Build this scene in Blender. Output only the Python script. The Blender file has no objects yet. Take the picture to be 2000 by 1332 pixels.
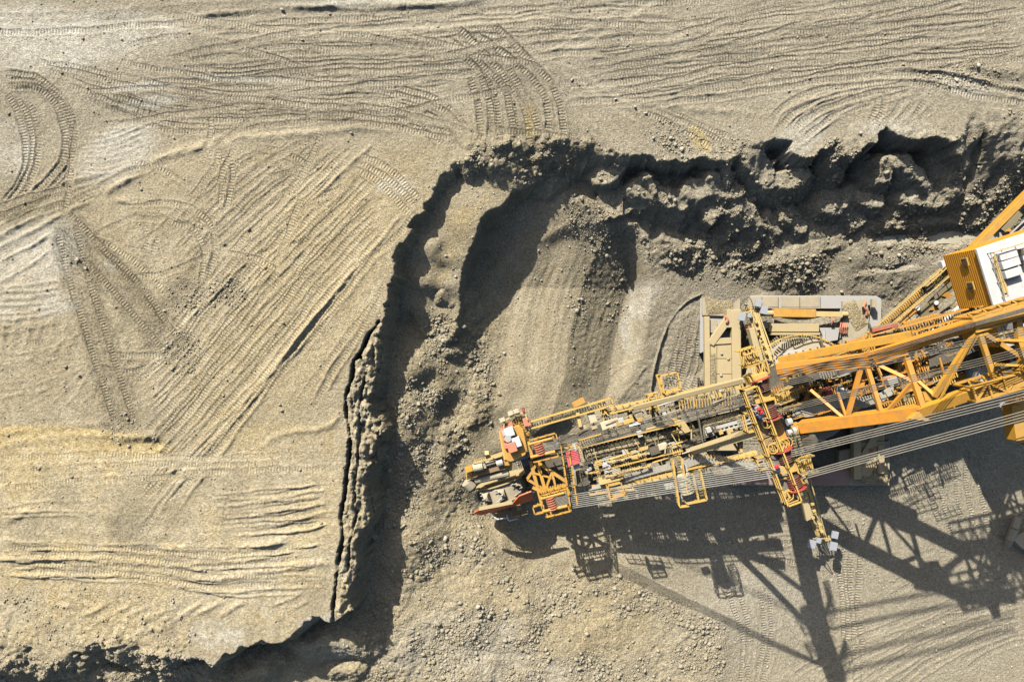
import bpy, bmesh, math, random
import numpy as np
from mathutils import Vector, Matrix

# ------------------------------------------------------------------ scene, camera, sky, sun
SC = bpy.context.scene
COL = SC.collection
CAM_Z = 80.0
cam = bpy.data.cameras.new('survey_camera')
cam.lens = 24.0; cam.sensor_width = 36.0; cam.clip_end = 3000.0; cam.clip_start = 0.5
co = bpy.data.objects.new('survey_camera', cam); COL.objects.link(co)
co.location = (0, 0, CAM_Z); co.rotation_euler = (0, 0, 0)
SC.camera = co

SUN_EL = math.radians(38.5)
SHX, SHY = 0.49, -0.872                     # direction the shadows fall on the ground
w = bpy.data.worlds.new('World'); SC.world = w; w.use_nodes = True
nt = w.node_tree
bg = nt.nodes['Background']
sky = nt.nodes.new('ShaderNodeTexSky'); sky.sky_type = 'NISHITA'; sky.sun_disc = False
sky.sun_elevation = SUN_EL
sky.sun_rotation = math.atan2(-SHX, -SHY)   # azimuth of the sun, clockwise from +Y
sky.air_density = 1.0; sky.dust_density = 3.0; sky.ozone_density = 1.0
nt.links.new(sky.outputs[0], bg.inputs[0]); bg.inputs[1].default_value = 0.07
sl = bpy.data.lights.new('sun', 'SUN'); sl.energy = 5.0; sl.angle = math.radians(0.5); sl.color = (1.0, 0.955, 0.88)
so = bpy.data.objects.new('sun', sl); COL.objects.link(so)
to_sun = Vector((-SHX * math.cos(SUN_EL), -SHY * math.cos(SUN_EL), math.sin(SUN_EL)))
so.rotation_euler = to_sun.to_track_quat('Z', 'Y').to_euler(); so.location = (0, 30, 120)
SC.view_settings.view_transform = 'Standard'; SC.view_settings.look = 'None'
SC.view_settings.exposure = 0.6; SC.view_settings.gamma = 1.0
SC.cycles.max_bounces = 4; SC.cycles.diffuse_bounces = 0; SC.cycles.glossy_bounces = 2
SC.cycles.transparent_max_bounces = 4; SC.cycles.caustics_reflective = False; SC.cycles.caustics_refractive = False

F = 1333.33
def P(px, py, z):
    """ground plan: a point of the survey photo taken at height z -> metres"""
    s = (CAM_Z - z) / F
    return Vector(((px - 1000.0) * s, -(py - 666.0) * s, z))

# ------------------------------------------------------------------ terrain grid
rs = np.random.RandomState(7)
def axis(lo, hi, step, far):
    core = np.arange(lo, hi + step / 2, step)
    g, s, out = 0, step, []
    x = hi
    while x < far:
        s *= 1.28; x += s; out.append(x)
    out = np.array(out)
    return np.concatenate([(lo + hi) - out[::-1], core, out]).astype(np.float32)
STEP = 0.1
GX = axis(-62.0, 62.0, STEP, 700.0)
GY = axis(-42.0, 42.0, STEP, 700.0)
NX, NY = len(GX), len(GY)
X, Y = np.meshgrid(GX, GY)

def smooth(t): 
    t = np.clip(t, 0, 1); return t * t * (3 - 2 * t)
def vnoise(scale, seed, ax=None, ay=None, ang=0.0, sx=1.0, sy=1.0):
    """value noise, -1..1"""
    r = np.random.RandomState(seed)
    if ang == 0.0 and ax is None:
        u, v = X / (scale * sx) + 517.3, Y / (scale * sy) + 411.7
    else:
        xx = X if ax is None else ax; yy = Y if ay is None else ay
        c, s = math.cos(ang), math.sin(ang)
        u = (c * xx + s * yy) / (scale * sx) + 5117.3; v = (-s * xx + c * yy) / (scale * sy) + 4111.7
    iu = np.floor(u).astype(np.int32); iv = np.floor(v).astype(np.int32)
    fu = (u - iu).astype(np.float32); fv = (v - iv).astype(np.float32)
    fu = fu * fu * (3 - 2 * fu); fv = fv * fv * (3 - 2 * fv)
    R = r.uniform(-1, 1, (256, 256)).astype(np.float32)
    a = R[iv & 255, iu & 255]; b = R[iv & 255, (iu + 1) & 255]
    c_ = R[(iv + 1) & 255, iu & 255]; d = R[(iv + 1) & 255, (iu + 1) & 255]
    return (a * (1 - fu) + b * fu) * (1 - fv) + (c_ * (1 - fu) + d * fu) * fv
def fbm(scale, seed, octv=4, gain=0.5, **k):
    t, a, n = 0, 1.0, 0
    for i in range(octv):
        t = t + a * vnoise(scale / 2 ** i, seed + i * 13, **k); n += a; a *= gain
    return t / n
def ridged(scale, seed, octv=4, gain=0.55):
    t, a, n = 0, 1.0, 0
    for i in range(octv):
        t = t + a * (1 - 2 * np.abs(vnoise(scale / 2 ** i, seed + i * 17))); n += a; a *= gain
    return t / n
def cobble(scale, seed):
    """lumpy stones: 1 at a stone's middle, 0 at its border"""
    r = np.random.RandomState(seed)
    u = X / scale + 300; v = Y / scale + 300
    iu = np.floor(u).astype(np.int32); iv = np.floor(v).astype(np.int32)
    JX = r.rand(512, 512).astype(np.float32); JY = r.rand(512, 512).astype(np.float32); HS = r.rand(512, 512).astype(np.float32)
    best = np.full(X.shape, 9, np.float32); hb = np.zeros(X.shape, np.float32)
    for dy in (-1, 0, 1):
        for dx in (-1, 0, 1):
            a, b = (iv + dy) & 511, (iu + dx) & 511
            d = (iu + dx + JX[a, b] - u) ** 2 + (iv + dy + JY[a, b] - v) ** 2
            m = d < best
            best = np.where(m, d, best).astype(np.float32); hb = np.where(m, HS[a, b], hb)
    return np.clip(1 - best * 1.6, 0, 1) * (0.25 + hb)

def w2(pts, z=None):
    out = []
    for p in pts:
        q = P(p[0], p[1], p[2] if len(p) > 2 and z is None else z); out.append((q.x, q.y))
    return np.array(out, np.float32)
def seg_dist(poly, closed=False, vals=None):
    """distance to a polyline and the interpolated value of its nearest point"""
    best = np.full(X.shape, 1e9, np.float32); val = np.zeros(X.shape, np.float32)
    n = len(poly); last = n if closed else n - 1
    for i in range(last):
        a, b = poly[i], poly[(i + 1) % n]
        dx, dy = b - a; L = dx * dx + dy * dy + 1e-9
        t = np.clip(((X - a[0]) * dx + (Y - a[1]) * dy) / L, 0, 1)
        d = (X - a[0] - t * dx) ** 2 + (Y - a[1] - t * dy) ** 2
        m = d < best
        best = np.where(m, d, best)
        if vals is not None:
            val = np.where(m, vals[i] + t * (vals[(i + 1) % n] - vals[i]), val)
    return np.sqrt(best), val
def inside(poly):
    c = np.zeros(X.shape, bool); n = len(poly)
    for i in range(n):
        x0, y0 = poly[i]; x1, y1 = poly[(i + 1) % n]
        if y0 == y1: continue
        m = ((Y > y0) != (Y > y1))
        c ^= m & (X < (x1 - x0) * (Y - y0) / (y1 - y0) + x0)
    return c
def soft_poly(pts, z, blur):
    q = w2(pts, z); d, _ = seg_dist(q, True)
    s = np.where(inside(q), d, -d)
    return smooth(0.5 + s / (2 * blur))
def blob(px, py, rx, ry, z, ang=0.0, hard=1.0):
    c = P(px, py, z); k = (CAM_Z - z) / F
    a = math.radians(ang); dx, dy = X - c.x, Y - c.y
    u = (math.cos(a) * dx + math.sin(a) * dy) / (rx * k); v = (-math.sin(a) * dx + math.cos(a) * dy) / (ry * k)
    return smooth((1.25 - np.sqrt(u * u + v * v)) / 0.6 * hard)

# ---- the upper bench: its edge, and how wide the broken face below each point of the edge is
BZ = 11.0
CREST = [  # px, py, run of the face (m), roughness of the edge
 (2150,262,5,1),(2000,225,5,1),(1960,215,4,1),(1909,206,3,.6),(1895,224,2.4,.6),(1867,270,2.2,.6),(1856,276,0.8,.9),(1842,259,0.8,.9),(1807,261,0.8,.9),
 (1779,257,0.8,.9),(1765,252,0.8,.9),(1734,254,0.8,.9),(1720,266,0.8,.9),(1709,276,0.8,.9),(1685,276,0.8,.9),(1660,297,0.8,.9),(1646,294,0.8,.9),
 (1632,266,0.8,.9),(1611,290,0.8,.9),(1590,304,0.8,.9),(1576,311,0.8,.9),(1559,304,0.8,.9),(1538,297,0.8,.9),(1541,283,0.8,.9),(1510,283,0.8,.9),
 (1496,290,0.8,.9),(1468,273,0.8,.9),(1447,280,0.8,.9),(1433,294,0.8,.9),(1419,304,0.8,.9),(1394,311,0.8,.9),(1377,301,0.8,.9),(1345,308,0.8,.9),
 (1321,308,0.8,.9),(1300,310,0.8,.9),(1265,302,0.8,.9),(1228,306,0.8,.9),(1204,308,0.8,.9),(1165,275,3,.8),(1116,268,3.8,.8),(1067,276,4.8,.8),(997,276,4.8,.8),
 (924,292,3.6,.7),(905,312,2,.6),(887,312,0.9,.5),(859,357,0.7,.75),(841,378,0.6,.75),(827,396,0.6,.75),(824,410,0.6,.75),(803,427,0.6,.75),(799,452,0.6,.75),(789,473,0.6,.75),(771,494,0.6,.75),
 (771,525,0.6,.75),(757,557,0.6,.75),(754,616,0.6,.75),(742,640,1.3,.5),(740,660,0.8,.6),(735,682,0.8,.6),(726,737,0.8,.7),(710,787,0.8,.7),(724,814,0.8,.7),(748,842,0.8,.7),
 (724,880,0.8,.7),(710,941,0.8,.7),(718,1018,0.8,.7),(696,1056,0.8,.6),(691,1095,0.8,.8),(677,1161,0.8,.5),(682,1194,0.8,.75),(651,1218,0.8,.3),(612,1208,1.5,.75),
 (574,1229,1.5,.75),(542,1246,1.5,.75),(500,1253,1.5,.5),(483,1260,1.5,.5),(465,1260,1.5,.75),(434,1271,1.6,.75),(416,1292,1.6,.75),(392,1285,2,.5),(343,1274,2.4,.8),
 (280,1271,2.6,1),(192,1258,2.8,1),(140,1280,2.8,1),(87,1298,2.8,1),(52,1274,2.8,1),(0,1295,2.8,1),(-200,1330,3,1)]
def bz_at(px, py=0):
    return BZ - 1.5 * min(1.0, max(0.0, (px - 1080) / 250.0))
crest = w2([(c[0], c[1], bz_at(c[0])) for c in CREST])
bench_poly = np.concatenate([crest, np.array([(-2000, crest[-1][1]), (-2000, 2000), (2000, 2000), (2000, crest[0][1])], np.float32)])
dC, wC = seg_dist(crest, False, [c[2] for c in CREST])
_, rC = seg_dist(crest, False, [c[3] for c in CREST])
dC = np.where(inside(bench_poly), dC, -dC)
jag = fbm(3.2, 11, 5, 0.66) * 1.2 + (ridged(2.2, 12, 3) - .2) * .3 + fbm(.9, 18, 3, .6) * .45 + (np.abs(vnoise(2.6, 19)) - .3) * 1.5 * (X > 8)
dCj = dC + jag * rC

# ---- low ground: heights read at marked points, blended
LOW = [(1000,600,2.6),(1040,500,3.7),(1060,700,2.4),(1000,780,2.2),(1085,600,2.5),(1095,520,2.8),(1100,480,3.2),(1150,446,5.2),(1190,446,4.8),(1080,760,2.2),(1075,680,2.4),
 (1135,600,1.6),(1180,600,.6),(1220,540,1.7),(1250,600,0),(1150,700,.7),(1230,480,3.6),(1120,770,.8),(1200,660,0.1),(1180,740,0.05),
 (1300,600,0),(1350,700,0),(1560,600,0),(1750,600,0),(1900,1000,0),(1600,1150,0),(1300,900,0),(1500,1300,0),(1900,1300,0),(1400,1100,0.1),(1250,800,0),(1100,860,.3),(1600,800,0),(2100,700,0),(2100,1200,0),(1700,950,0),(1450,700,0),(1400,1000,0),(1260,700,0),
 (860,620,4.8),(840,760,5.6),(800,720,7.2),(790,790,7.0),(775,850,6.7),(770,720,7.2),(800,900,5.8),(780,1050,5.4),(740,1250,5),(850,900,4.4),(900,800,3.3),(950,700,2.7),(910,900,2.7),(960,1000,0.6),(1000,960,.3),(985,930,.3),(925,1060,3.2),(900,1200,4),(1000,1200,3),(1100,1250,2.2),(1200,1300,1.4),(1150,1150,1.3),(1080,1110,1.0),(1150,1020,0.1),(1060,1040,.3),(1300,1200,.5),(1300,1330,.8),(1050,1330,2.5),(850,1330,4),(980,850,2.0),(1050,900,.5),
 (1300,450,3.8),(1400,450,3.5),(1500,450,3.3),(1600,425,3.5),(1700,410,3.6),(1800,405,3.7),(1900,385,4.2),(1980,350,5.2),(1980,420,3.0),(1700,442,3.2),(1800,446,3.1),(1300,500,2.8),(1400,500,2.6),(1500,500,2.5),(1650,480,2.5),(1750,500,2.45),(1850,500,2.45),(1900,270,7.6),(1960,270,7.8),(1960,320,6.2),(1740,462,2.5),(1850,462,2.5),(1940,462,2.5),(1600,530,1.6),(1350,400,3.9),(1450,400,3.7),(1550,400,3.6),(1650,380,3.5),(1700,350,3.7),(1800,340,4.0),(1300,420,3.9),(1740,390,3.6),(1840,380,3.8),(1620,395,3.6),(1600,350,3.9),(1500,420,3.4),(1250,440,4.0),(1300,545,1.0),(1500,545,.7),(1750,545,.9),(1850,560,.8),(1560,568,.1),(1700,572,.2),(1060,440,3.7),(1110,400,6.1),(1140,440,5.4),(1100,440,5.0),(1185,436,5.2),(1095,485,4.3),
 (100,1330,6),(200,1330,5.6),(500,1330,4.5),(560,1280,5.5),(650,1290,5),(700,1260,5),(400,1400,4),(0,1400,5)]
num = np.zeros(X.shape, np.float32); den = np.zeros(X.shape, np.float32)
for (px, py, z) in LOW:
    q = P(px, py, z)
    d2 = (X - q.x) ** 2 + (Y - q.y) ** 2
    wgt = 1.0 / (d2 + 0.6) ** 1.7
    num += wgt * z; den += wgt
LOWZ = num / den

# ---- middle terrace under the bench
T_EDGE = [(1240,306),(1226,334),(1212,354),(1178,365),(1135,347),(1112,332),(1090,331),(1058,350),(1020,368),(995,375),(971,400),(946,417),(922,456),(915,480),(908,504),(893,530),(888,565),(893,600),(880,640),(860,668),(800,690),(700,690)]
tr = w2(T_EDGE, 8.6)
tpoly = np.concatenate([tr, w2([(600,600),(700,300),(900,150),(1240,200)], 8)])
dT, _ = seg_dist(tr); dT = np.where(inside(tpoly), dT, -dT)
dT = dT + fbm(2.0, 31, 4, 0.6) * 0.5 + .7 * (X < 3.5)
tz_n = np.zeros(X.shape, np.float32); tz_d = np.zeros(X.shape, np.float32)
for (px, py, z) in [(1215,325,8.3),(1190,340,8.0),(1135,330,7.2),(1092,325,7.0),(1065,340,7.4),(1040,335,8.4),(1000,345,9.1),(960,350,9.3),(940,390,9.1),(900,430,8.9),(850,480,8.9),(870,490,8.0),(830,540,7.8),(870,540,7.2),(820,600,6.3),(860,600,5.8),(800,640,5.2),(860,640,5.0)]:
    q = P(px, py, z); wgt = 1.0 / ((X - q.x) ** 2 + (Y - q.y) ** 2 + 0.5) ** 1.5
    tz_n += wgt * z; tz_d += wgt
TZ = tz_n / tz_d + .35
H = LOWZ + (np.maximum(TZ, LOWZ) - LOWZ) * smooth((dT + 0.5) / 1.0)

# ---- a ragged ledge half way down the right hand face
L_EDGE = [(1185,436),(1208,424),(1236,414),(1250,420),(1268,408),(1296,402),(1318,412),(1342,396),(1362,410),(1376,436),(1392,446),(1404,430),(1420,424),(1434,432),(1446,408),(1468,402),(1480,372),(1496,352),(1512,384),(1540,388),(1562,378),(1570,348),(1580,318),(1590,300)]
lr = w2(L_EDGE, 6.2); lpoly = np.concatenate([lr, w2([(1580,240),(1200,240),(1170,380)], 8)])
dL, _ = seg_dist(lr); dL = np.where(inside(lpoly), dL, -dL) + fbm(1.8, 35, 5, .65) * .8 + (ridged(1.2, 36, 3) - .2) * .25
LZ = 6.1 + .35 * vnoise(2.2, 37) + .5 * (X < 12)
H = np.where(H < LZ, H + (LZ - H) * smooth((dL + .25) / .5), H)
# ---- spurs, slid blocks and heaps below the edge
def spur(H, pts, slope=1.0, top=0.4, seed=1, amp=0.5):
    q = w2(pts); d, v = seg_dist(q, False, [p[2] for p in pts])
    d = np.maximum(d - top + fbm(1.3, seed, 4, .65) * amp, 0)
    return np.maximum(H, v - slope * d)
for i, (pts, sl_, tp) in enumerate([
  ([(1101,358,7.1),(1114,390,6.7),(1124,425,5.9),(1140,455,5.0)], .25, 1.0), ([(1102,358,6.9),(1150,396,6.2),(1195,430,5.5)], .4, .7),
  ([(1250,366,7.6),(1290,380,7.0),(1330,396,6.6)], 1.6, .9), ([(1265,350,8.3),(1275,372,7.6)], 1.8, .4),
  ([(1352,372,7.4),(1385,366,7.4),(1430,372,7.2)], 1.7, 1.0), ([(1395,345,8.2),(1400,372,7.2)], 1.8, .5),
  ([(1421,300,9.3),(1421,356,7.9)], 2.4, .3), ([(1450,284,9.4),(1470,305,9.0),(1492,342,7.4)], 1.9, 1.2),
  ([(1502,354,7.2),(1535,350,7.4),(1562,342,7.4)], 2.0, .9), ([(1634,304,8.9),(1638,334,7.4)], 2.2, .5),
  ([(1724,346,6.9),(1736,314,7.9),(1768,316,7.6),(1800,350,6.4),(1817,378,5.2)], 2.0, .6),
  ([(1618,392,5.2),(1660,388,5.2),(1672,425,3.9)], 1.4, 1.2), ([(1448,404,6.3),(1474,440,5.0),(1462,470,3.4)], 1.3, 1.0), ([(1420,440,4.6),(1400,470,3.4)], 1.0, .8),
  ([(1685,384,5.4),(1715,396,5.0)], 1.5, .7), ([(1775,388,5.2),(1830,392,5.0)], 1.5, .7), ([(1540,420,4.8),(1565,440,4.0)], 1.3, .8), ([(1500,424,4.6),(1520,450,3.8)], 1.2, .6),
  ([(1905,222,9.0),(1880,300,7.6),(1862,360,5.8)], .9, .9), ([(1940,250,8.6),(1930,320,6.8),(1900,380,4.8)], .8, .7), ([(1990,250,8.6),(1985,330,6.6)], .8, .7),
  ([(1300,462,4.2),(1360,478,3.6),(1440,490,2.9)], .6, .5), ([(1560,490,3.0),(1640,470,2.9)], .6, .5), ([(1520,505,2.7),(1590,495,3.0)], .6, .6),
  ([(1700,434,3.3),(1800,424,3.6),(1900,412,3.6),(1985,392,4.0)], .5, .3), ([(1660,536,1.7),(1760,530,1.9),(1830,518,2.0)], .5, .2), ([(1580,540,1.5),(1660,545,1.6)], .5, .2), ([(1250,516,3.0),(1320,508,3.0),(1390,508,2.8)], .6, .2),
  ([(600,1262,7.8),(640,1252,8.0),(690,1262,7.4)], .9, .5), ([(480,1318,6.6),(512,1306,7.0)], .9, .4), ([(545,1292,6.2),(552,1290,6.2)], .9, .2), ([(655,1312,6.2),(690,1310,6.2)], .9, .3),
  ([(60,1300,8.8),(110,1315,8.4),(200,1310,8.4),(240,1330,7.6)], .8, .6), ([(330,1296,8.6),(380,1308,7.8),(410,1330,6.6)], .9, .6), ([(250,1276,9.4),(270,1300,8.6)], .9, .4),
  ([(862,575,7.4),(880,590,6.6)], 1.0, .3), ([(885,580,6.6),(895,625,5.4)], 1.1, .3), ([(870,690,5.6),(850,700,5.4)], .9, .2)]):
    H = spur(H, pts, sl_, tp, 40 + i, .55)

bench = BZ - 1.5 * np.clip((X - 4.0) / 13.0, 0, 1) + fbm(22, 3, 3) * 0.22 + 0.02 * np.clip(Y - 20, 0, 20)
fx = np.clip(-dCj / np.maximum(wC, .3), 0, 1)                  # 0 at the edge .. 1 at the foot
mixf = 1 - np.clip(fx * 0.62 + 0.38 * fx * fx, 0, 1)
onb = dCj > 0
roughmask = np.clip(smooth((0.4 - dC) / 0.8), 0, 1)             # everything below the bench
H = np.where(onb, bench, np.maximum(H, H + (bench - H) * mixf))

# ---- how broken the ground is
slump = soft_poly([(915,285),(1000,278),(1110,272),(1160,300),(1120,335),(1070,350),(960,350),(905,340)], 9, .8)
faceR = soft_poly([(1120,262),(1230,306),(1400,306),(1640,280),(1880,262),(1910,210),(2050,215),(2050,470),(1700,450),(1500,520),(1250,500),(1200,420)], 6, 2.0)
rubble = soft_poly([(800,620),(900,610),(960,640),(960,800),(905,900),(930,1000),(1060,1110),(1250,1160),(1420,1240),(1440,1400),(650,1400),(720,1200),(770,1000),(770,800)], 4, 1.6)
slopeD = soft_poly([(1205,440),(1230,520),(1215,600),(1180,720),(1120,790),(1105,700),(1115,600),(1150,480)], 1.5, .9)
mound = soft_poly([(1097,365),(1200,435),(1190,480),(1120,480),(1097,450)], 3.5, .5)
foot = soft_poly([(1240,470),(1500,490),(1680,470),(1950,480),(1930,530),(1700,560),(1500,560),(1380,545),(1260,530)], .5, 1.5)
blfoot = soft_poly([(-100,1230),(200,1230),(380,1240),(420,1290),(400,1400),(-100,1400)], 9, 2.0)
blow = soft_poly([(-200,1160),(200,1160),(330,1180),(380,1240),(300,1290),(-200,1290)], BZ, 2.5) * onb
R = np.clip(slump * 1.0 + faceR * .55 + rubble * .75 + slopeD * .35 + mound * .4 + foot * .36 + blfoot * .8 + blow * .6, 0, 1.0)
R = R * (0.55 + 0.45 * smooth(fbm(6, 71, 3) * 1.2 + .5))
gul = ridged(1.5, 93, 3) * .5 + vnoise(1.1, 95, sx=.55, sy=1.8) * .5
H = H + faceR * roughmask * gul * .3
H = H + R * roughmask * (fbm(4.5, 81, 5, .62) * 0.75 + ridged(3.0, 91, 4) * 0.22)
H = H + R * blow * fbm(2.4, 88, 4, .6) * .45
for sc, sd, am in ((1.15, 5, .34), (.62, 6, .24), (.36, 8, .15)):
    H = H + R * am * cobble(sc, sd) * smooth(fbm(3.0, sd + 200, 2) * 1.3 + .55)
slump2 = soft_poly([(940,300),(1000,296),(1110,292),(1150,310),(1120,345),(1070,360),(970,350)], 9, 2.6)
H = H + slump * .5 * cobble(.8, 66) - slump2 * 1.25 * smooth((X + 1.5) / 3.5)
H = H + (0.012 + .03 * (1 - R)) * fbm(.8, 14, 3, .7) + .02 * vnoise(.22, 15) * (1 - R)
# the cut swath: a level shelf that ends along a curve and slopes down to the floor
E_ = w2([(1212,425),(1168,480),(1134,560),(1114,650),(1104,730),(1082,800),(1040,860)], 2.6)
dE, _ = seg_dist(E_)
east = inside(np.concatenate([E_, w2([(1040,1400),(2000,1400),(2000,300),(1260,300)], 1.5)]))
dE = np.where(east, dE, -dE) + fbm(3, 77, 3) * .25
zs_ = np.where(dE < 0, 2.65 + .25 * np.clip(-dE / 6, 0, 1), 2.65 - 2.6 * np.clip(dE / 5.4, 0, 1))
zs_ = zs_ + 1.9 * np.clip((Y - 6.0) / 5.4, 0, 1.4) * smooth((17.5 - X) / 3)
zs_ = zs_ + .07 * np.sin(dE * 1.9) * (dE < 0) + R * .25 * (cobble(.5, 303) - .3) + fbm(2.5, 304, 3) * .1
mk = soft_poly([(985,520),(1080,470),(1190,455),(1235,470),(1255,560),(1245,690),(1195,790),(1060,850),(975,800),(965,640)], 2.0, 1.0)
H = H * (1 - mk) + zs_ * mk
# ---- the split strip behind the left edge
crk_px = [(740,628),(722,650),(704,690),(690,705),(688,735),(674,775),(676,812),(682,850),(682,880),(676,925),(672,965),(664,1010),(668,1052),(660,1090),(655,1140),(650,1180),(648,1222)]
crk = w2(crk_px, BZ); 
wob = fbm(.9, 301, 4, .6) * .18
dk, _ = seg_dist(crk)
side = inside(np.concatenate([crk, w2([(900,1222),(900,628)], BZ)]))
strip = side & (dCj > -0.3)
blk = vnoise(1.0, 303, sx=.5, sy=2.4) * .35 + ridged(1.6, 305, 3) * .3 + cobble(.7, 306) * .35 + vnoise(.45, 307, sx=.4, sy=1.8) * .22 + cobble(.4, 308) * .2
H = np.where(strip, H - .25 - smooth(dk / 2.0) * .75 + blk * smooth(dk / .8), H)
H = H - 2.2 * smooth((0.17 - np.abs(dk + wob * 1.3)) / .13) * (np.abs(dk) < 1.0)
dk2, _ = seg_dist(w2([(702,690),(712,730),(700,790),(700,850),(696,900),(690,960),(694,1010),(682,1060),(676,1120)], BZ))
H = H - 1.1 * smooth((0.14 - np.abs(dk2 + wob)) / .16) * strip
# ------------------------------------------------------------------ marks left by the dozers
TRK_U = np.zeros(X.shape, np.float32); TRK_M = np.zeros(X.shape, np.float32); TINT = np.zeros(X.shape, np.float32)
NJ = [fbm(.5, 401, 3, .6), fbm(2.2, 402, 3, .6), fbm(7.0, 403, 3, .55)]
keep = np.clip(1 - R * 1.3 * roughmask, 0, 1)
keep = np.where((dCj < 0) & (roughmask > .5), keep * smooth((1.6 - H) / .8), keep)   # on the low ground only where it is flat
H0 = H.copy()
def catmull(p, step=0.4):
    p = np.asarray(p, np.float64); out = []
    q = np.vstack([2 * p[0] - p[1], p, 2 * p[-1] - p[-2]])
    for i in range(1, len(q) - 2):
        L = np.hypot(*(q[i + 1] - q[i])); n = max(2, int(L / step))
        t = np.linspace(0, 1, n, endpoint=False)[:, None]
        out.append(0.5 * ((2 * q[i]) + (q[i + 1] - q[i - 1]) * t + (2 * q[i - 1] - 5 * q[i] + 4 * q[i + 1] - q[i + 2]) * t ** 2
                          + (3 * q[i] - q[i - 1] - 3 * q[i + 1] + q[i + 2]) * t ** 3))
    out.append(p[-1:]); return np.vstack(out)
def mark(pts, z, kind='pad', wd=.55, h=1.0, tint=0.0, cut=False, jit=.12, seed=None, fade=1.5, free=False):
    global H
    r = np.random.RandomState(seed if seed is not None else rs.randint(1 << 30))
    c = catmull(w2(pts, z))
    s_acc = np.concatenate([[0], np.cumsum(np.hypot(*np.diff(c, axis=0).T))])
    tot = s_acc[-1]
    nrm = np.gradient(c, axis=0); nrm = nrm[:, ::-1] / (np.hypot(*nrm.T)[:, None] + 1e-9); nrm[:, 0] *= -1
    ph = r.rand(3) * 6.28
    c = c + nrm * (jit * (np.sin(s_acc * .35 + ph[0]) + .6 * np.sin(s_acc * .9 + ph[1]) + .3 * np.sin(s_acc * 2.3 + ph[2])))[:, None]
    pad = wd * 1.2 + .35
    i0, i1 = np.searchsorted(GX, [c[:, 0].min() - pad, c[:, 0].max() + pad]); j0, j1 = np.searchsorted(GY, [c[:, 1].min() - pad, c[:, 1].max() + pad])
    if i1 - i0 < 2 or j1 - j0 < 2: return
    D = np.full((j1 - j0, i1 - i0), 99, np.float32); S = np.zeros_like(D)
    for k in range(len(c) - 1):
        a, b = c[k], c[k + 1]
        u0, u1 = np.searchsorted(GX, [min(a[0], b[0]) - pad, max(a[0], b[0]) + pad]); v0, v1 = np.searchsorted(GY, [min(a[1], b[1]) - pad, max(a[1], b[1]) + pad])
        if u1 <= u0 or v1 <= v0: continue
        xx = GX[u0:u1][None, :] - a[0]; yy = GY[v0:v1][:, None] - a[1]
        dx, dy = b - a; L = dx * dx + dy * dy + 1e-9
        t = np.clip((xx * dx + yy * dy) / L, 0, 1)
        d2 = np.hypot(xx - t * dx, yy - t * dy); sg = np.where(xx * dy - yy * dx > 0, 1, -1)
        W = D[v0 - j0:v1 - j0, u0 - i0:u1 - i0]; SS = S[v0 - j0:v1 - j0, u0 - i0:u1 - i0]
        m = d2 < np.abs(W)
        W[m] = (d2 * sg)[m]; SS[m] = (s_acc[k] + t * (s_acc[k + 1] - s_acc[k]))[m]
    sl_ = (slice(j0, j1), slice(i0, i1))
    A = np.abs(D + .05 * NJ[0][j0:j1, i0:i1])
    ends = smooth(S / fade) * smooth((tot - S) / fade) if fade > 0 else np.ones_like(S)
    k = ends if free else keep[sl_] * ends
    n0, n1 = NJ[0][sl_], NJ[1][sl_]
    hw = wd / 2
    if kind == 'pad':
        core = smooth((hw + .06 - A) / .12)
        berm = np.exp(-((A - hw - .1) / .1) ** 2) * (.45 + 1.0 * np.abs(NJ[2][sl_]) + .5 * np.abs(n1)) * (.65 + .45 * n0)
        patchy = smooth(.95 + 1.6 * n1)
        zz = smooth((hw + .3 - A) / .22) * k * .85
        H[sl_] = H[sl_] * (1 - zz) + H0[sl_] * zz
        H[sl_] += k * h * (-.045 * core + .075 * berm)
        m = (core * k * patchy * (.55 + .45 * h)) > TRK_M[sl_]
        TRK_U[sl_] = np.where(m | (core > .5), S, TRK_U[sl_])
        TRK_M[sl_] = np.where(core > .5, core * k * patchy * min(1.0, .5 + .5 * h), TRK_M[sl_])
        TINT[sl_] += tint * core * k
    elif kind == 'ridge':
        am = np.clip(.55 + .75 * NJ[2][sl_] + .35 * n0, .05, 1.3)
        H[sl_] += k * h * .62 * am * np.exp(-((A + .06 * n0) / wd) ** 2)
        TINT[sl_] += tint * np.exp(-(A / wd) ** 2) * k
    elif kind == 'step':                       # ground scraped lower on one side, fading back
        am = np.clip(.4 + .6 * NJ[2][sl_] + .2 * n0, .0, .9)
        prof = np.where(D > 0, np.exp(-D / (wd * .5)), 0) * -1 + np.exp(-((D + .08) / .1) ** 2) * .8
        H[sl_] += k * h * am * prof * .3
    elif kind == 'tone':
        TINT[sl_] += tint * smooth((hw + .15 - A) / .3) * k * (.7 + .5 * n1)
    elif kind == 'smooth':
        H[sl_] -= k * h * .03 * smooth((hw - A) / .2)
        TINT[sl_] += tint * smooth((hw + .1 - A) / .2) * k
        TRK_M[sl_] *= 1 - smooth((hw - A) / .15) * k
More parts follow.
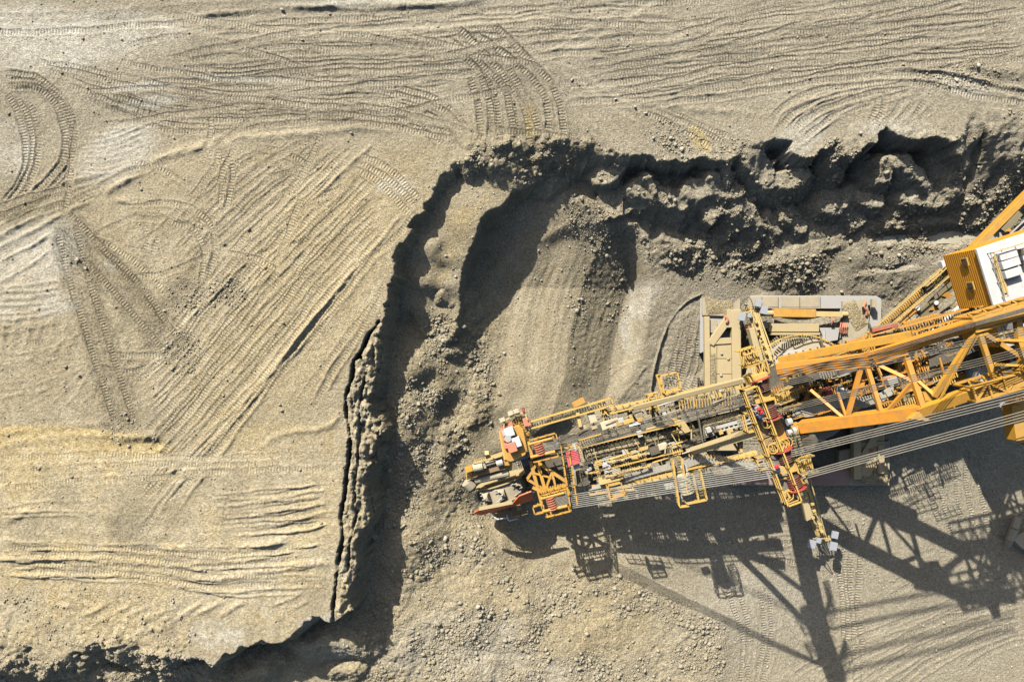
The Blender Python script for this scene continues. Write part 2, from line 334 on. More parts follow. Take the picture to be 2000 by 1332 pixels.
def family(A, B, n, z, kinds=('pad',), jt=.25, **kw):
    """marks filling the band between two guide lines"""
    A = np.array(A, float); B = np.array(B, float)
    def res(p, m=9):
        c = catmull(p, 4.0); s = np.concatenate([[0], np.cumsum(np.hypot(*np.diff(c, axis=0).T))])
        q = np.linspace(0, s[-1], m); return np.stack([np.interp(q, s, c[:, 0]), np.interp(q, s, c[:, 1])], 1)
    a, b = res(A), res(B)
    for i in range(n):
        t = (i + .5 + rs.uniform(-jt, jt)) / n
        p = a * (1 - t) + b * t
        lo = rs.uniform(0, .12) if n > 3 else 0; hi = 1 - (rs.uniform(0, .15) if n > 3 else 0)
        q = np.linspace(lo, hi, 8) * 8
        p = np.stack([np.interp(q, np.arange(9), p[:, 0]), np.interp(q, np.arange(9), p[:, 1])], 1)
        kk = kinds[i % len(kinds)]
        k2 = dict(kw)
        if kk == 'ridge': k2['wd'] = kw.get('rw', .14) * rs.uniform(.8, 1.3); k2['h'] = kw.get('rh', .2) * rs.uniform(.6, 1.25)
        if kk == 'step': k2['wd'] = 1.1; k2['h'] = kw.get('rh', .2)
        k2.pop('rw', None); k2.pop('rh', None)
        mark(p, z, kk, **k2)
B_ = BZ; BR_ = BZ - 1.5
PR = ('pad', 'pad', 'pad', 'ridge', 'pad'); PP = ('pad',)
# top of the picture
family([(-60,30),(300,12),(640,-10)], [(-60,75),(300,60),(520,25)], 3, B_, ('ridge','smooth','pad'), rh=.14)
family([(330,62),(640,40),(1000,20),(1420,-15)], [(300,215),(600,200),(760,190),(900,178)], 19, B_, PR, h=1.15, wd=.62, tint=-.03, rh=.18)
mark([(380,38),(500,22),(640,16),(860,12),(960,6)], B_, 'ridge', .3, .5, tint=-.3)
mark([(540,18),(640,20),(760,18),(940,5)], B_, 'ridge', .2, .4, tint=-.25)
mark([(500,62),(650,60),(800,50),(960,36),(1200,10)], B_, 'smooth', .7, tint=.18)
mark([(300,50),(420,66),(560,70),(760,60),(1000,40),(1300,2)], B_, 'smooth', .6, tint=.16)
family([(1000,95),(1400,45),(1700,0),(2060,-50)], [(1130,240),(1450,188),(1750,150),(2060,120)], 20, BR_, PR, h=1.2, wd=.62, rh=.2)
family([(1120,50),(1500,20),(2050,-60)], [(1060,112),(1400,62),(1700,18),(2050,-20)], 5, BR_, PR, h=.8, rh=.16)
mark([(1240,205),(1330,212),(1420,222),(1500,226)], BR_, 'ridge', .35, .5); mark([(1290,180),(1380,186),(1460,192)], BR_, 'ridge', .25, .35)
mark([(1060,118),(1140,65),(1225,5)], BR_, 'smooth', .55, tint=.2); mark([(1095,124),(1180,68),(1290,-8)], BR_, 'smooth', .55, tint=.2)
mark([(1062,124),(1110,135),(1180,180),(1260,225)], BR_, 'smooth', .5, tint=.18); mark([(1075,142),(1120,158),(1180,200),(1250,245)], BR_, 'smooth', .5, tint=.16)
# long bands on the left half, turning into the corner
family([(160,150),(420,160),(640,168),(760,168)], [(170,215),(420,235),(640,238),(780,245)], 9, B_, PR, h=.9, tint=-.05, rh=.18)
family([(40,115),(200,135),(420,190),(640,215)], [(160,190),(320,262),(500,258),(700,225)], 8, B_, PP, h=.8, tint=-.05)
family([(560,160),(730,160),(850,185),(915,235),(940,288)], [(620,250),(740,245),(830,270),(890,305)], 6, B_, PP, h=1.6, wd=.7, jt=.2, tint=-.04)
mark([(650,210),(720,170+35),(790,190+20),(850,232),(905,300)], B_, 'pad', .75, 2.0); 
for i, p in enumerate([[(895,55),(940,105),(985,150),(1020,200),(1035,250),(1040,285)], [(962,52),(1010,95),(1060,140),(1090,190),(1102,240),(1098,280)],
    [(935,70),(1000,120),(1045,165),(1068,215),(1074,282)], [(880,78),(930,120),(975,165),(1000,215),(1010,282)], [(905,110),(945,150),(970,200),(980,280)],
    [(930,138),(950,180),(958,230),(956,285)], [(960,140),(985,180),(1000,240),(1003,280)], [(990,130),(1030,190),(1050,240),(1055,280)], [(915,150),(930,190),(935,240),(933,280)]]):
    mark(p, B_, 'pad', .66, 2.4, tint=-.12, fade=.6)
mark([(700,82),(790,84),(890,86)], B_, 'ridge', .3, .45, tint=-.2)
# loops at the left edge
family([(15,142),(80,150),(130,190),(155,250),(148,310),(100,380),(30,440)], [(15,172),(70,172),(110,212),(122,270),(112,320),(60,380),(0,430)], 3, B_, PP, h=2.0, wd=.7, tint=-.1, fade=.5, jt=.1)
family([(0,170),(32,215),(44,275),(40,340),(0,400)], [(55,195),(78,250),(80,320),(40,400),(-10,450)], 3, B_, PP, h=1.7, wd=.65, tint=-.06, jt=.1)
mark([(15,172),(40,168),(70,172),(95,190)], B_, 'ridge', .35, .45, tint=-.3)
for i in range(16):
    t = i / 16
    mark([(160 + 4 * i, 262 + 3 * i - 25 * t), (230 + 3 * i, 258 + 4 * i), (290 - 1 * i, 240 + 6 * i), (150 + 6 * i, 335 + 1.5 * i)][1:3] if i % 2 else [(145, 268 + 5 * i), (210, 262 + 5.5 * i), (288, 232 + 6 * i)], B_, 'ridge', .12, .13, jit=.05)
for i in range(10):
    mark([(-10, 225 + 9 * i), (20, 240 + 9 * i), (48, 262 + 9 * i)], B_, 'ridge', .12, .15, jit=.05)
for i in range(26):
    x = 160 + 5.6 * i
    mark([(x + 10, 172 + .5 * i), (x, 188 + .6 * i), (x - 2 + rs.uniform(-4, 4), 206 + .9 * i)], B_, 'ridge', .1, .16, jit=.03, fade=.4)
# border berm from the left edge to the corner
mark([(-40,485),(40,440),(110,405),(200,365),(300,318),(370,290),(450,272),(560,262),(680,254),(780,256)], B_, 'ridge', .35, .42, tint=.03)
mark([(200,385),(240,360),(300,325),(380,292),(440,278)], B_, 'ridge', .3, .5)
mark([(-20,430),(60,395),(130,360),(220,338),(300,308)], B_, 'ridge', .3, .4, tint=-.1)
mark([(-20,465),(70,418),(150,385),(190,372)], B_, 'ridge', .3, .42, tint=-.1); mark([(-20,500),(60,452),(130,415),(185,388)], B_, 'ridge', .25, .36)
family([(-20,400),(60,375),(160,350),(260,325)], [(-20,470),(60,430),(150,392),(220,360)], 3, B_, PP, h=.8, tint=-.08)
family([(160,355),(300,305),(440,270),(640,250)], [(170,365),(300,315),(440,276),(640,254)], 1, B_, ('smooth',), tint=.12, wd=.9)
# broad diagonal bands
family([(520,280),(420,350),(330,440)], [(690,268),(560,385),(400,530),(350,580)], 12, B_, ('pad','pad','ridge','pad'), h=1.0, wd=.6, rh=.26)
family([(690,268),(560,385),(420,520),(330,640),(210,740)], [(830,400),(690,560),(520,770),(330,985),(270,1060)], 30, B_, ('pad','smooth','pad','ridge','pad','pad'), h=1.0, wd=.6, rh=.26, tint=.03)
mark([(735,275),(600,400),(480,520),(370,620),(260,735)], B_, 'ridge', .18, .36); mark([(790,410),(640,590),(470,790),(330,925),(300,960)], B_, 'ridge', .2, .4)
mark([(700,520),(600,640),(500,770),(390,900),(300,1010)], B_, 'ridge', .18, .4); mark([(760,480),(620,640),(540,740),(450,860),(340,1010)], B_, 'ridge', .16, .34)
mark([(600,470),(560,520),(520,540),(480,570)], B_, 'ridge', .3, .4); mark([(640,455),(580,470),(530,475)], B_, 'ridge', .2, .4)
family([(760,540),(640,700),(560,810)], [(745,600),(690,690),(640,800)], 4, B_, ('pad','ridge'), h=.6, rh=.3)
family([(700,290),(760,320),(810,370),(830,395)], [(690,330),(740,370),(790,420),(800,430)], 3, B_, PP, h=1.4, wd=.65, tint=.03)
family([(520,280),(580,300),(620,330)], [(470,300),(540,330),(600,350)], 2, B_, PP, h=1.2)
family([(420,285),(432,330),(430,400)], [(455,285),(462,340),(445,420)], 2, B_, PP, h=1.3)
family([(230,395),(330,392),(410,420),(430,480),(400,560)], [(250,430),(320,440),(380,470),(390,520),(380,560)], 3, B_, ('pad','ridge','pad'), h=1.3, rh=.25)
family([(270,420),(272,470),(262,500)], [(310,420),(312,470),(300,510)], 2, B_, PP, h=.9)
mark([(212,400),(225,392),(260,398),(300,395)], B_, 'ridge', .25, .4)
for i in range(34):
    x, y = rs.uniform(-20, 640), rs.uniform(290, 800)
    if x > 760 - .6 * (y - 300) or (x > 230 and y > 640): continue
    a = rs.uniform(-.6, 2.2); L = rs.uniform(40, 110); k = rs.uniform(-.5, .5)
    mark([(x, y), (x + L * math.cos(a), y - L * math.sin(a)), (x + L * (math.cos(a) + math.cos(a + k)), y - L * (math.sin(a) + math.sin(a + k)))], B_, 'pad', rs.uniform(.5, .65), rs.uniform(.5, 1.0), tint=rs.uniform(-.06, .06))
for i in range(26):
    x, y = rs.uniform(150, 1000), rs.uniform(20, 250); a = rs.uniform(-.25, .2); L = rs.uniform(60, 160)
    mark([(x, y), (x + L, y - L * math.sin(a)), (x + 2 * L, y - 2.3 * L * math.sin(a))], B_, 'pad', rs.uniform(.5, .65), rs.uniform(.6, 1.1), tint=rs.uniform(-.08, .08))
for i in range(22):
    x, y = rs.uniform(1060, 1900), rs.uniform(10, 200); a = rs.uniform(.02, .3); L = rs.uniform(60, 150)
    mark([(x, y), (x + L, y - L * math.sin(a)), (x + 2 * L, y - 2.2 * L * math.sin(a))], BR_, 'pad', rs.uniform(.5, .65), rs.uniform(.6, 1.1), tint=rs.uniform(-.08, .08))
# broad swaths graded by the blade, paler or darker than their neighbours
for i in range(15):
    t = (i + rs.uniform(-.3, .3)) / 15
    a = np.array([(560 + 270 * t, 275 + 120 * t), (330 + 380 * t, 470 + 140 * t), (210 + 150 * t, 720 + 300 * t)])
    mark([tuple(p) for p in a], B_, 'tone', rs.uniform(1.2, 2.8), .3, tint=rs.choice([-.12, -.08, .1, .15, .18]), jit=.2)
for i in range(20):
    y = rs.uniform(10, 250); x = rs.uniform(100, 900); L = rs.uniform(250, 600)
    mark([(x, y), (x + L * .5, y - 12), (x + L, y - 30)], B_ if x < 700 else BR_, 'tone', rs.uniform(1.0, 2.4), .3, tint=rs.choice([-.14, -.1, -.06, .1, .14]), jit=.25)
for i in range(14):
    y = rs.uniform(0, 190); x = rs.uniform(1050, 1600); L = rs.uniform(250, 500)
    mark([(x, y), (x + L * .5, y - .04 * L), (x + L, y - .1 * L)], BR_, 'tone', rs.uniform(1.0, 2.2), .3, tint=rs.choice([-.12, -.06, .08, .14]), jit=.25)
for i in range(10):
    y = rs.uniform(870, 1160); x = rs.uniform(-60, 300); L = rs.uniform(250, 500)
    mark([(x, y), (x + L * .5, y + 4), (x + L, y - 8)], B_, 'tone', rs.uniform(.9, 2.0), .3, tint=rs.choice([-.1, .08, .12]), jit=.25)
# two V-shaped trails that lie on top of the rest
def trail(p, off, tint):
    p = np.array(p, float); d = np.gradient(p, axis=0); d /= np.hypot(*d.T)[:, None]; n = np.stack([-d[:, 1], d[:, 0]], 1)
    mark(p, B_, 'smooth', 2.9, .8, tint=tint, jit=.03, fade=.8)
    for o in (-off, off): mark(p + n * o, B_, 'pad', .6, 1.5, tint=tint * .3, jit=.04, seed=5)
    for o in (-off * 1.75, off * 1.75): mark(p + n * o, B_, 'ridge', .2, .3, tint=tint, jit=.08)
trail([(115,425),(165,475),(240,560),(300,630),(345,690)], 19, -.24)
trail([(128,440),(155,540),(190,650),(220,750),(248,830)], 18, -.2)
mark([(190,470),(235,520),(290,580),(330,640)], B_, 'pad', .55, 1.1, tint=-.05)
mark([(230,610),(250,680),(262,740),(255,790)], B_, 'ridge', .4, .4, tint=-.06)
# left margin
for i in range(9):
    mark([(-10, 690 + 12 * i), (60, 683 + 11 * i + rs.uniform(-8, 8)), (140, 660 + 12 * i), (180, 640 + 12 * i)], B_, 'ridge', .2, .26)
for i in range(7):
    mark([(20 + 22 * i, 610 + rs.uniform(-10, 10)), (10 + 24 * i, 650), (0 + 20 * i, 700)], B_, 'ridge', .25, .38)
for i in range(8):
    mark([(-10, 560 + 13 * i), (60, 555 + 13 * i), (130, 545 + 12 * i)], B_, 'ridge', .2, .28)
family([(-20,520),(50,480),(110,445)], [(-20,585),(50,545),(120,500)], 4, B_, ('ridge','smooth'), rh=.35, tint=.08, wd=.8)
for i in range(5):
    mark([(60 + 30 * i, 800), (110 + 25 * i, 760), (180 + 8 * i, 700)], B_, 'ridge', .18, .28)
mark([(-10,872),(80,858),(180,852),(260,852),(330,850)], B_, 'ridge', .4, .35); mark([(0,845),(90,838),(200,828),(220,822)], B_, 'ridge', .3, .25)
mark([(220,870),(280,850),(330,862),(300,895)], B_, 'ridge', .4, .3)
# the yellow ground at the lower left
family([(-20,880),(200,880),(460,890),(670,870)], [(-20,965),(200,945),(400,930),(670,915)], 5, B_, ('pad','smooth'), h=.4, tint=.02)
mark([(-20,905),(150,900),(300,893),(470,890)], B_, 'smooth', .3, tint=.15); mark([(-20,945),(200,925),(330,913),(460,908)], B_, 'smooth', .3, tint=.15)
mark([(490,880),(560,845),(640,830),(672,795)], B_, 'ridge', .3, .35)
family([(400,965),(520,955),(660,935)], [(380,1050),(520,1045),(665,1020)], 12, B_, ('ridge','step','ridge'), rh=.36, rw=.14)
family([(0,985),(60,975),(160,975),(205,970)], [(0,1020),(80,1010),(160,1015),(200,1010)], 3, B_, ('ridge',), rh=.3)
mark([(0,1025),(50,1000),(70,980)], B_, 'ridge', .3, .35); mark([(60,1005),(80,995),(95,985)], B_, 'ridge', .3, .35)
family([(-20,1052),(140,1056),(290,1062),(430,1064),(560,1055),(665,1045)], [(-20,1125),(140,1130),(290,1140),(420,1165),(560,1160),(660,1160)], 19, B_, ('ridge','step','ridge','pad'), h=.5, rh=.42, rw=.13)
mark([(310,1112),(360,1122),(420,1128),(500,1122),(590,1105),(660,1098)], B_, 'ridge', .35, .6); mark([(-20,1090),(150,1093),(280,1100),(420,1100),(540,1088)], B_, 'ridge', .25, .55)
mark([(300,1068),(420,1066),(520,1065),(570,1052)], B_, 'ridge', .3, .55)
for i in range(7):
    mark([(150 + 45 * i, 1210 + rs.uniform(-10, 10)), (185 + 45 * i, 1190), (225 + 45 * i, 1170)], B_, 'ridge', .25, .4)
for p in ([(520,1180),(560,1170),(600,1155)], [(560,1190),(590,1178),(615,1160)], [(270,1230),(290,1200),(300,1180)]): mark(p, B_, 'ridge', .2, .4)
# dirt pushed out at the end of the diagonal band
for p in ([(215,985),(230,1030),(270,1058),(300,1068)], [(290,1075),(310,1050),(335,1010)]): mark(p, B_, 'ridge', .8, .4, tint=-.05)
# above the edge on the right
family([(1480,275),(1500,222),(1560,185),(1690,165),(1840,160)], [(1570,290),(1640,235),(1720,200),(1800,185)], 8, BR_, ('pad','ridge'), h=1.3, rh=.36, wd=.6)
family([(1700,165),(1800,170),(1900,195),(2050,225)], [(1740,130),(1850,140),(1950,160),(2050,180)], 4, BR_, ('pad','ridge'), h=1.0, rh=.26)
family([(1700,180),(1690,220),(1660,260)], [(1850,190),(1820,225),(1790,250)], 6, BR_, PP, h=1.0, wd=.6)
family([(1300,215),(1380,245),(1440,275)], [(1240,215),(1330,260),(1400,300)], 3, BR_, PP, h=.9)
mark([(1870,120),(1930,140),(2010,150)], BR_, 'ridge', .7, .7, tint=-.15); mark([(1850,135),(1920,160),(2010,175)], BR_, 'ridge', .3, .35)
# arcs left by the wheel on the swath and its slope
for i in range(9):
    t = i / 8
    mark([(1165 - 150 * t, 480 + 40 * t), (1132 - 150 * t, 560 + 30 * t), (1112 - 145 * t, 650 + 20 * t), (1098 - 130 * t, 745)], 2.7, 'ridge', rs.uniform(.25, .5), rs.uniform(.12, .24), tint=0, free=True, jit=.06)
    mark([(1155 - 150 * t, 490 + 40 * t), (1122 - 150 * t, 565 + 30 * t), (1104 - 145 * t, 655 + 20 * t), (1090 - 130 * t, 750)], 2.7, 'smooth', rs.uniform(.8, 1.6), .2, tint=rs.choice([-.08, .07, .1]), free=True, jit=.06)
for i in range(6):
    t = i / 5
    mark([(1215 + 20 * t, 470 + 20 * t), (1160 + 50 * t, 560 + 10 * t), (1130 + 60 * t, 660), (1110 + 60 * t, 760)], 1.6, 'ridge', rs.uniform(.25, .45), rs.uniform(.14, .26), free=True, jit=.1)
# the pit floor
F0 = 0.0
family([(1375,560),(1335,600),(1310,680),(1290,790)], [(1378,600),(1375,680),(1360,760),(1330,800)], 5, F0, PP, h=1.1, wd=.7)
mark([(1274,790),(1272,750),(1282,690),(1302,632),(1335,592),(1372,574)], F0, 'step', 2.4, 2.0, jit=.02, free=True)
mark([(1350,585),(1312,625),(1290,690),(1280,780)], F0, 'smooth', 1.6, .8, tint=.12, jit=.03, free=True)
mark([(1200,790),(1240,740),(1275,700)], F0, 'ridge', .2, .2); mark([(1180,740),(1220,715),(1262,690)], F0, 'ridge', .2, .2)
family([(1450,1030),(1560,1020),(1640,1040)], [(1440,1110),(1520,1100),(1590,1110)], 5, F0, ('pad','ridge'), h=.9, rh=.16)
family([(1610,1000),(1640,1150),(1640,1350)], [(1700,1010),(1680,1150),(1690,1350)], 4, F0, PP, h=1.2, wd=.65)
family([(1500,1340),(1620,1260),(1790,1190),(1880,1150)], [(1790,1350),(1880,1290),(2030,1220)], 8, F0, ('pad','ridge'), h=1.0, rh=.16)
family([(1800,1190),(1900,1180),(2030,1160)], [(1880,1350),(1940,1290),(2030,1260)], 5, F0, PP, h=1.0)
family([(1400,1130),(1440,1230),(1440,1350)], [(1540,1130),(1530,1230),(1500,1350)], 6, F0, ('pad','pad','ridge'), h=.9, rh=.18)
family([(1700,1120),(1780,1080),(1850,1060)], [(1730,1200),(1800,1160),(1870,1140)], 4, F0, PP, h=.8)
family([(1750,850),(1780,950),(1800,1050)], [(1920,830),(1930,950),(1950,1090)], 6, F0, PP, h=.9)
family([(1150,1000),(1300,1010),(1440,990)], [(1200,1060),(1320,1080),(1440,1060)], 4, F0, PP, h=.6)
family([(1400,545),(1560,535),(1700,540)], [(1400,560),(1560,555),(1760,560)], 2, F0, PP, h=.7)
family([(1720,600),(1780,620),(1830,580)], [(1725,680),(1790,660),(1850,600)], 3, F0, PP, h=.6)
TRK_M *= keep
# ditch that holds the water
dW, _ = seg_dist(w2([(1700,466),(1780,464),(1850,461),(1960,458)], 2.4))
H = H - .6 * smooth((1.15 - dW + fbm(2.0, 501, 3) * .5) / .9) * (dCj < -2)
wet_n = fbm(1.6, 505, 4, .6)
# ------------------------------------------------------------------ soil: colour masks
OCH = np.zeros(X.shape, np.float32); PALE = OCH.copy(); DARK = OCH.copy()
def add(M, f, a=1.0): np.copyto(M, np.maximum(M, f * a))
n_soft = fbm(4, 601, 4, .6)
yel = soft_poly([(-400,850),(200,845),(300,880),(450,880),(560,845),(690,800),(745,640),(720,900),(690,1260),(-400,1260)], BZ, 1.6) * smooth(.62 + fbm(3.0, 605, 5, .65) * 1.1)
diag_cover = soft_poly([(480,830),(310,840),(205,1000),(230,1050),(300,1075),(345,1030),(490,860)], BZ, .7)
add(OCH, yel * (1 - .75 * diag_cover) * np.clip(.78 + .5 * n_soft, 0, 1) * onb, 1.0)
add(PALE, yel * (1 - .8 * diag_cover) * np.clip(.42 - .3 * n_soft, 0, 1) * onb, .8)
for a in [(110,860,210,28,1.0,2),(210,868,130,16,1.0,5),(560,860,140,40,.55,0),(230,1180,120,50,.6,0),(520,1190,40,30,.8,0),(1035,240,10,40,.9,0),(1375,265,16,34,.8,-35),(1790,482,28,14,.5,0)]:
    add(OCH, blob(a[0], a[1], a[2], a[3], BZ if a[1] < 470 or a[0] < 700 else 0, -a[5]) * np.clip(.75 + .6 * n_soft, 0, 1), a[4] * 1.5 if a[0] < 320 and a[1] < 900 else a[4])
add(OCH, rubble * np.clip(.25 + .5 * fbm(5, 611, 4, .6), 0, 1), .55); add(OCH, soft_poly([(890,420),(980,380),(940,420),(900,500),(870,560),(840,560)], 6.5, .6), .35)
add(OCH, soft_poly([(560,380),(830,300),(800,440),(740,620),(600,800),(420,900),(330,850)], BZ, 3), .22)
for a in [(120,85,200,52,.8,4),(210,60,150,40,.7,0),(60,60,140,50,.6,0),(60,500,110,70,.55,20),(50,590,90,40,.5,0),(230,300,90,50,.6,30),(20,290,50,60,.55,0),(800,2,240,14,.9,2),(690,8,120,10,.6,0),(480,155,100,8,.6,-3),(270,170,70,9,.6,6),(300,200,60,14,.5,8),
          (1570,262,70,34,.45,35),(1760,240,80,20,.45,0),(1900,160,60,20,.5,-15),(215,520,14,7,.9,-50),(100,600,60,12,.6,0),(770,365,40,20,.4,0)]:
    add(PALE, blob(a[0], a[1], a[2], a[3], BZ, a[5]) * np.clip(.75 + .8 * n_soft, 0, 1), min(1.0, a[4] * 1.3))
for a in [(425,1240,60,36,.8,0,BZ),(615,1215,46,16,.75,10,BZ),(380,1285,70,30,.6,0,9),(900,1260,150,70,.55,0,3.5),(980,1320,170,50,.5,0,2.5),(1250,1310,120,40,.25,0,1),(1245,600,24,30,1.0,10,0),(1255,570,30,18,.8,0,0),(1230,670,18,22,.7,0,0),(1225,640,16,30,.9,0,0),
          (1480,1180,130,70,.3,0,0),(1650,415,50,40,.35,0,3),(1800,520,110,24,.3,0,0),(1780,360,60,40,.25,0,6),(640,1270,60,24,.4,0,7)]:
    add(PALE, blob(a[0], a[1], a[2], a[3], a[6], a[5]) * np.clip(.65 + .9 * fbm(1.5, 621, 4, .6), 0, 1), a[4])
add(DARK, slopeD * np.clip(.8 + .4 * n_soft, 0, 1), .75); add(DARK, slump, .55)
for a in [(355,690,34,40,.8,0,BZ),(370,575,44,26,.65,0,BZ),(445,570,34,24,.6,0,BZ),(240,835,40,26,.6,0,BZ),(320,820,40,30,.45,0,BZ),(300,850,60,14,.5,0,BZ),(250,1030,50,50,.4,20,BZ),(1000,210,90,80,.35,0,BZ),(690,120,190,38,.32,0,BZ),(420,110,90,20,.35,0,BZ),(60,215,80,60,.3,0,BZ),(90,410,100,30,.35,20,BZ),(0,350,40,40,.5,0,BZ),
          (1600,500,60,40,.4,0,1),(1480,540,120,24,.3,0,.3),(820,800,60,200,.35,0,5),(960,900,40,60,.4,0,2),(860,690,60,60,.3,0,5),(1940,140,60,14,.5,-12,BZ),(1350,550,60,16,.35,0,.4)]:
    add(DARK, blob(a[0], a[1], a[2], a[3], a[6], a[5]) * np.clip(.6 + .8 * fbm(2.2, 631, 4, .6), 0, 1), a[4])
GREY = soft_poly([(1120,250),(2100,120),(2100,1400),(1350,1400),(1300,1150),(1220,800),(1250,520)], 3, 6) * .6
GREY = np.maximum(GREY, soft_poly([(-200,-200),(2100,-200),(2100,260),(900,250),(400,240),(-200,420)], BZ, 5) * .7)
BUMPY = np.clip(R * roughmask + .25 * (fbm(7, 641, 3) > .2), 0, 1).astype(np.float32)
BUMPY = np.maximum(BUMPY, soft_poly([(960,560),(1100,380),(1120,600),(1080,800),(960,790)], 2.6, 2) * .3)

# ------------------------------------------------------------------ materials
def new_mat(name):
    m = bpy.data.materials.new(name); m.use_nodes = True
    t = m.node_tree; b = t.nodes['Principled BSDF']
    return m, t, b
def N(t, typ, **kw):
    n = t.nodes.new(typ)
    for k, v in kw.items(): setattr(n, k, v)
    return n
def mathn(t, op, a, b=None, clamp=False):
    n = N(t, 'ShaderNodeMath', operation=op); n.use_clamp = clamp
    for i, v in enumerate((a, b)):
        if v is None: continue
        if isinstance(v, (int, float)): n.inputs[i].default_value = v
        else: t.links.new(v, n.inputs[i])
    return n.outputs[0]
def mixc(t, f, a, b, blend='MIX'):
    n = N(t, 'ShaderNodeMix', data_type='RGBA', blend_type=blend)
    for s, v in ((0, f), (6, a), (7, b)):
        if isinstance(v, (int, float)): n.inputs[s].default_value = v
        elif isinstance(v, tuple): n.inputs[s].default_value = (*v, 1)
        else: t.links.new(v, n.inputs[s])
    return n.outputs[2]
def noise(t, vec, scale, detail=4, rough=.55, dist=0.0):
    n = N(t, 'ShaderNodeTexNoise'); t.links.new(vec, n.inputs['Vector'])
    n.inputs['Scale'].default_value = scale; n.inputs['Detail'].default_value = detail; n.inputs['Roughness'].default_value = rough; n.inputs['Distortion'].default_value = dist
    return n.outputs['Fac']
def ramp(t, v, lo, hi, a=0.0, b=1.0):
    n = N(t, 'ShaderNodeMapRange'); n.clamp = True; t.links.new(v, n.inputs[0])
    for i, x in enumerate((lo, hi, a, b)): n.inputs[i + 1].default_value = x
    return n.outputs[0]

def soil_material(name, attrs=True, k=1.0):
    m, t, b = new_mat(name)
    geo = N(t, 'ShaderNodeNewGeometry'); pos = geo.outputs['Position']
    A_ = {}
    for a in ('ochre', 'pale', 'dark', 'grey', 'track_mask', 'track_length', 'bumpy', 'tint'):
        if attrs:
            n = N(t, 'ShaderNodeAttribute', attribute_name=a); A_[a] = n.outputs['Fac']
        else:
            v = N(t, 'ShaderNodeValue'); v.outputs[0].default_value = {'bumpy': .6, 'ochre': .3}.get(a, 0); A_[a] = v.outputs[0]
    n1 = noise(t, pos, .35, 6, .65); n2 = noise(t, pos, 2.2, 5, .65); n3 = noise(t, pos, 9.0, 3, .7); n4 = noise(t, pos, 30.0, 2, .6)
    base = mixc(t, ramp(t, n1, .3, .7), (.36 * k, .30 * k, .19 * k), (.455 * k, .39 * k, .262 * k))
    base = mixc(t, A_['grey'], base, (.375 * k, .335 * k, .252 * k))
    base = mixc(t, A_['ochre'], base, mixc(t, ramp(t, n2, .35, .65), (.47 * k, .34 * k, .135 * k), (.57 * k, .455 * k, .235 * k)))
    base = mixc(t, A_['pale'], base, mixc(t, ramp(t, n2, .3, .7), (.50 * k, .46 * k, .36 * k), (.62 * k, .585 * k, .49 * k)))
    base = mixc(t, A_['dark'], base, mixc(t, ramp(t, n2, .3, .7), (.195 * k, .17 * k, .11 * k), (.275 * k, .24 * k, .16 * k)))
    # single grains: dark crumbs and pale pebbles
    v1 = N(t, 'ShaderNodeTexVoronoi'); t.links.new(pos, v1.inputs['Vector']); v1.inputs['Scale'].default_value = 5.5
    wn = N(t, 'ShaderNodeTexWhiteNoise'); t.links.new(v1.outputs['Position'], wn.inputs['Vector'])
    peb = mathn(t, 'MULTIPLY', ramp(t, wn.outputs['Value'], .80, .83), ramp(t, v1.outputs['Distance'], .42, .25))
    peb = mathn(t, 'MULTIPLY', peb, ramp(t, n1, .35, .6, .25, .85))
    base = mixc(t, peb, base, (.60 * k, .57 * k, .48 * k))
    crumb = mathn(t, 'MULTIPLY', ramp(t, n3, .60, .72), ramp(t, A_['bumpy'], 0, 1, .22, .55))
    base = mixc(t, crumb, base, (.17 * k, .145 * k, .095 * k))
    n5 = noise(t, pos, 5.0, 4, .85)
    val = mathn(t, 'ADD', mathn(t, 'MULTIPLY', ramp(t, n4, .25, .75, -.5, .5), .6), mathn(t, 'MULTIPLY', ramp(t, n2, .3, .7, -.5, .5), .24))
    val = mathn(t, 'ADD', val, mathn(t, 'MULTIPLY', ramp(t, n5, .33, .67, -.5, .5), .9))
    val = mathn(t, 'ADD', mathn(t, 'ADD', val, A_['tint']), 1.0)
    base = mixc(t, 1.0, base, val, 'MULTIPLY')
    t.links.new(base, b.inputs['Base Color'])
    b.inputs['Roughness'].default_value = .95; b.inputs['Specular IOR Level'].default_value = .12
    # relief finer than the mesh: cleat prints, gravel, crumbs
    cl = mathn(t, 'SINE', mathn(t, 'MULTIPLY', A_['track_length'], 2 * math.pi / .30))
    cl = mathn(t, 'MULTIPLY', cl, mathn(t, 'MULTIPLY', A_['track_mask'], ramp(t, n2, .3, .55, .35, 1.0)))
    v2 = N(t, 'ShaderNodeTexVoronoi'); t.links.new(pos, v2.inputs['Vector']); v2.inputs['Scale'].default_value = 3.4
    v3 = N(t, 'ShaderNodeTexVoronoi'); t.links.new(pos, v3.inputs['Vector']); v3.inputs['Scale'].default_value = 8.0
    st = mathn(t, 'ADD', mathn(t, 'MULTIPLY', mathn(t, 'SUBTRACT', 1.0, v2.outputs['Distance']), .16), mathn(t, 'MULTIPLY', mathn(t, 'SUBTRACT', 1.0, v3.outputs['Distance']), .08))
    st = mathn(t, 'MULTIPLY', st, ramp(t, A_['bumpy'], 0, 1, .12, 1.0))
    hgt = mathn(t, 'ADD', mathn(t, 'MULTIPLY', cl, .068), st)
    hgt = mathn(t, 'ADD', hgt, mathn(t, 'ADD', mathn(t, 'MULTIPLY', n3, .15), mathn(t, 'MULTIPLY', n5, .2)))
    bp = N(t, 'ShaderNodeBump'); bp.inputs['Strength'].default_value = .9; bp.inputs['Distance'].default_value = 1.0
    t.links.new(hgt, bp.inputs['Height']); t.links.new(bp.outputs[0], b.inputs['Normal'])
    return m
M_SOIL = soil_material('dug soil')

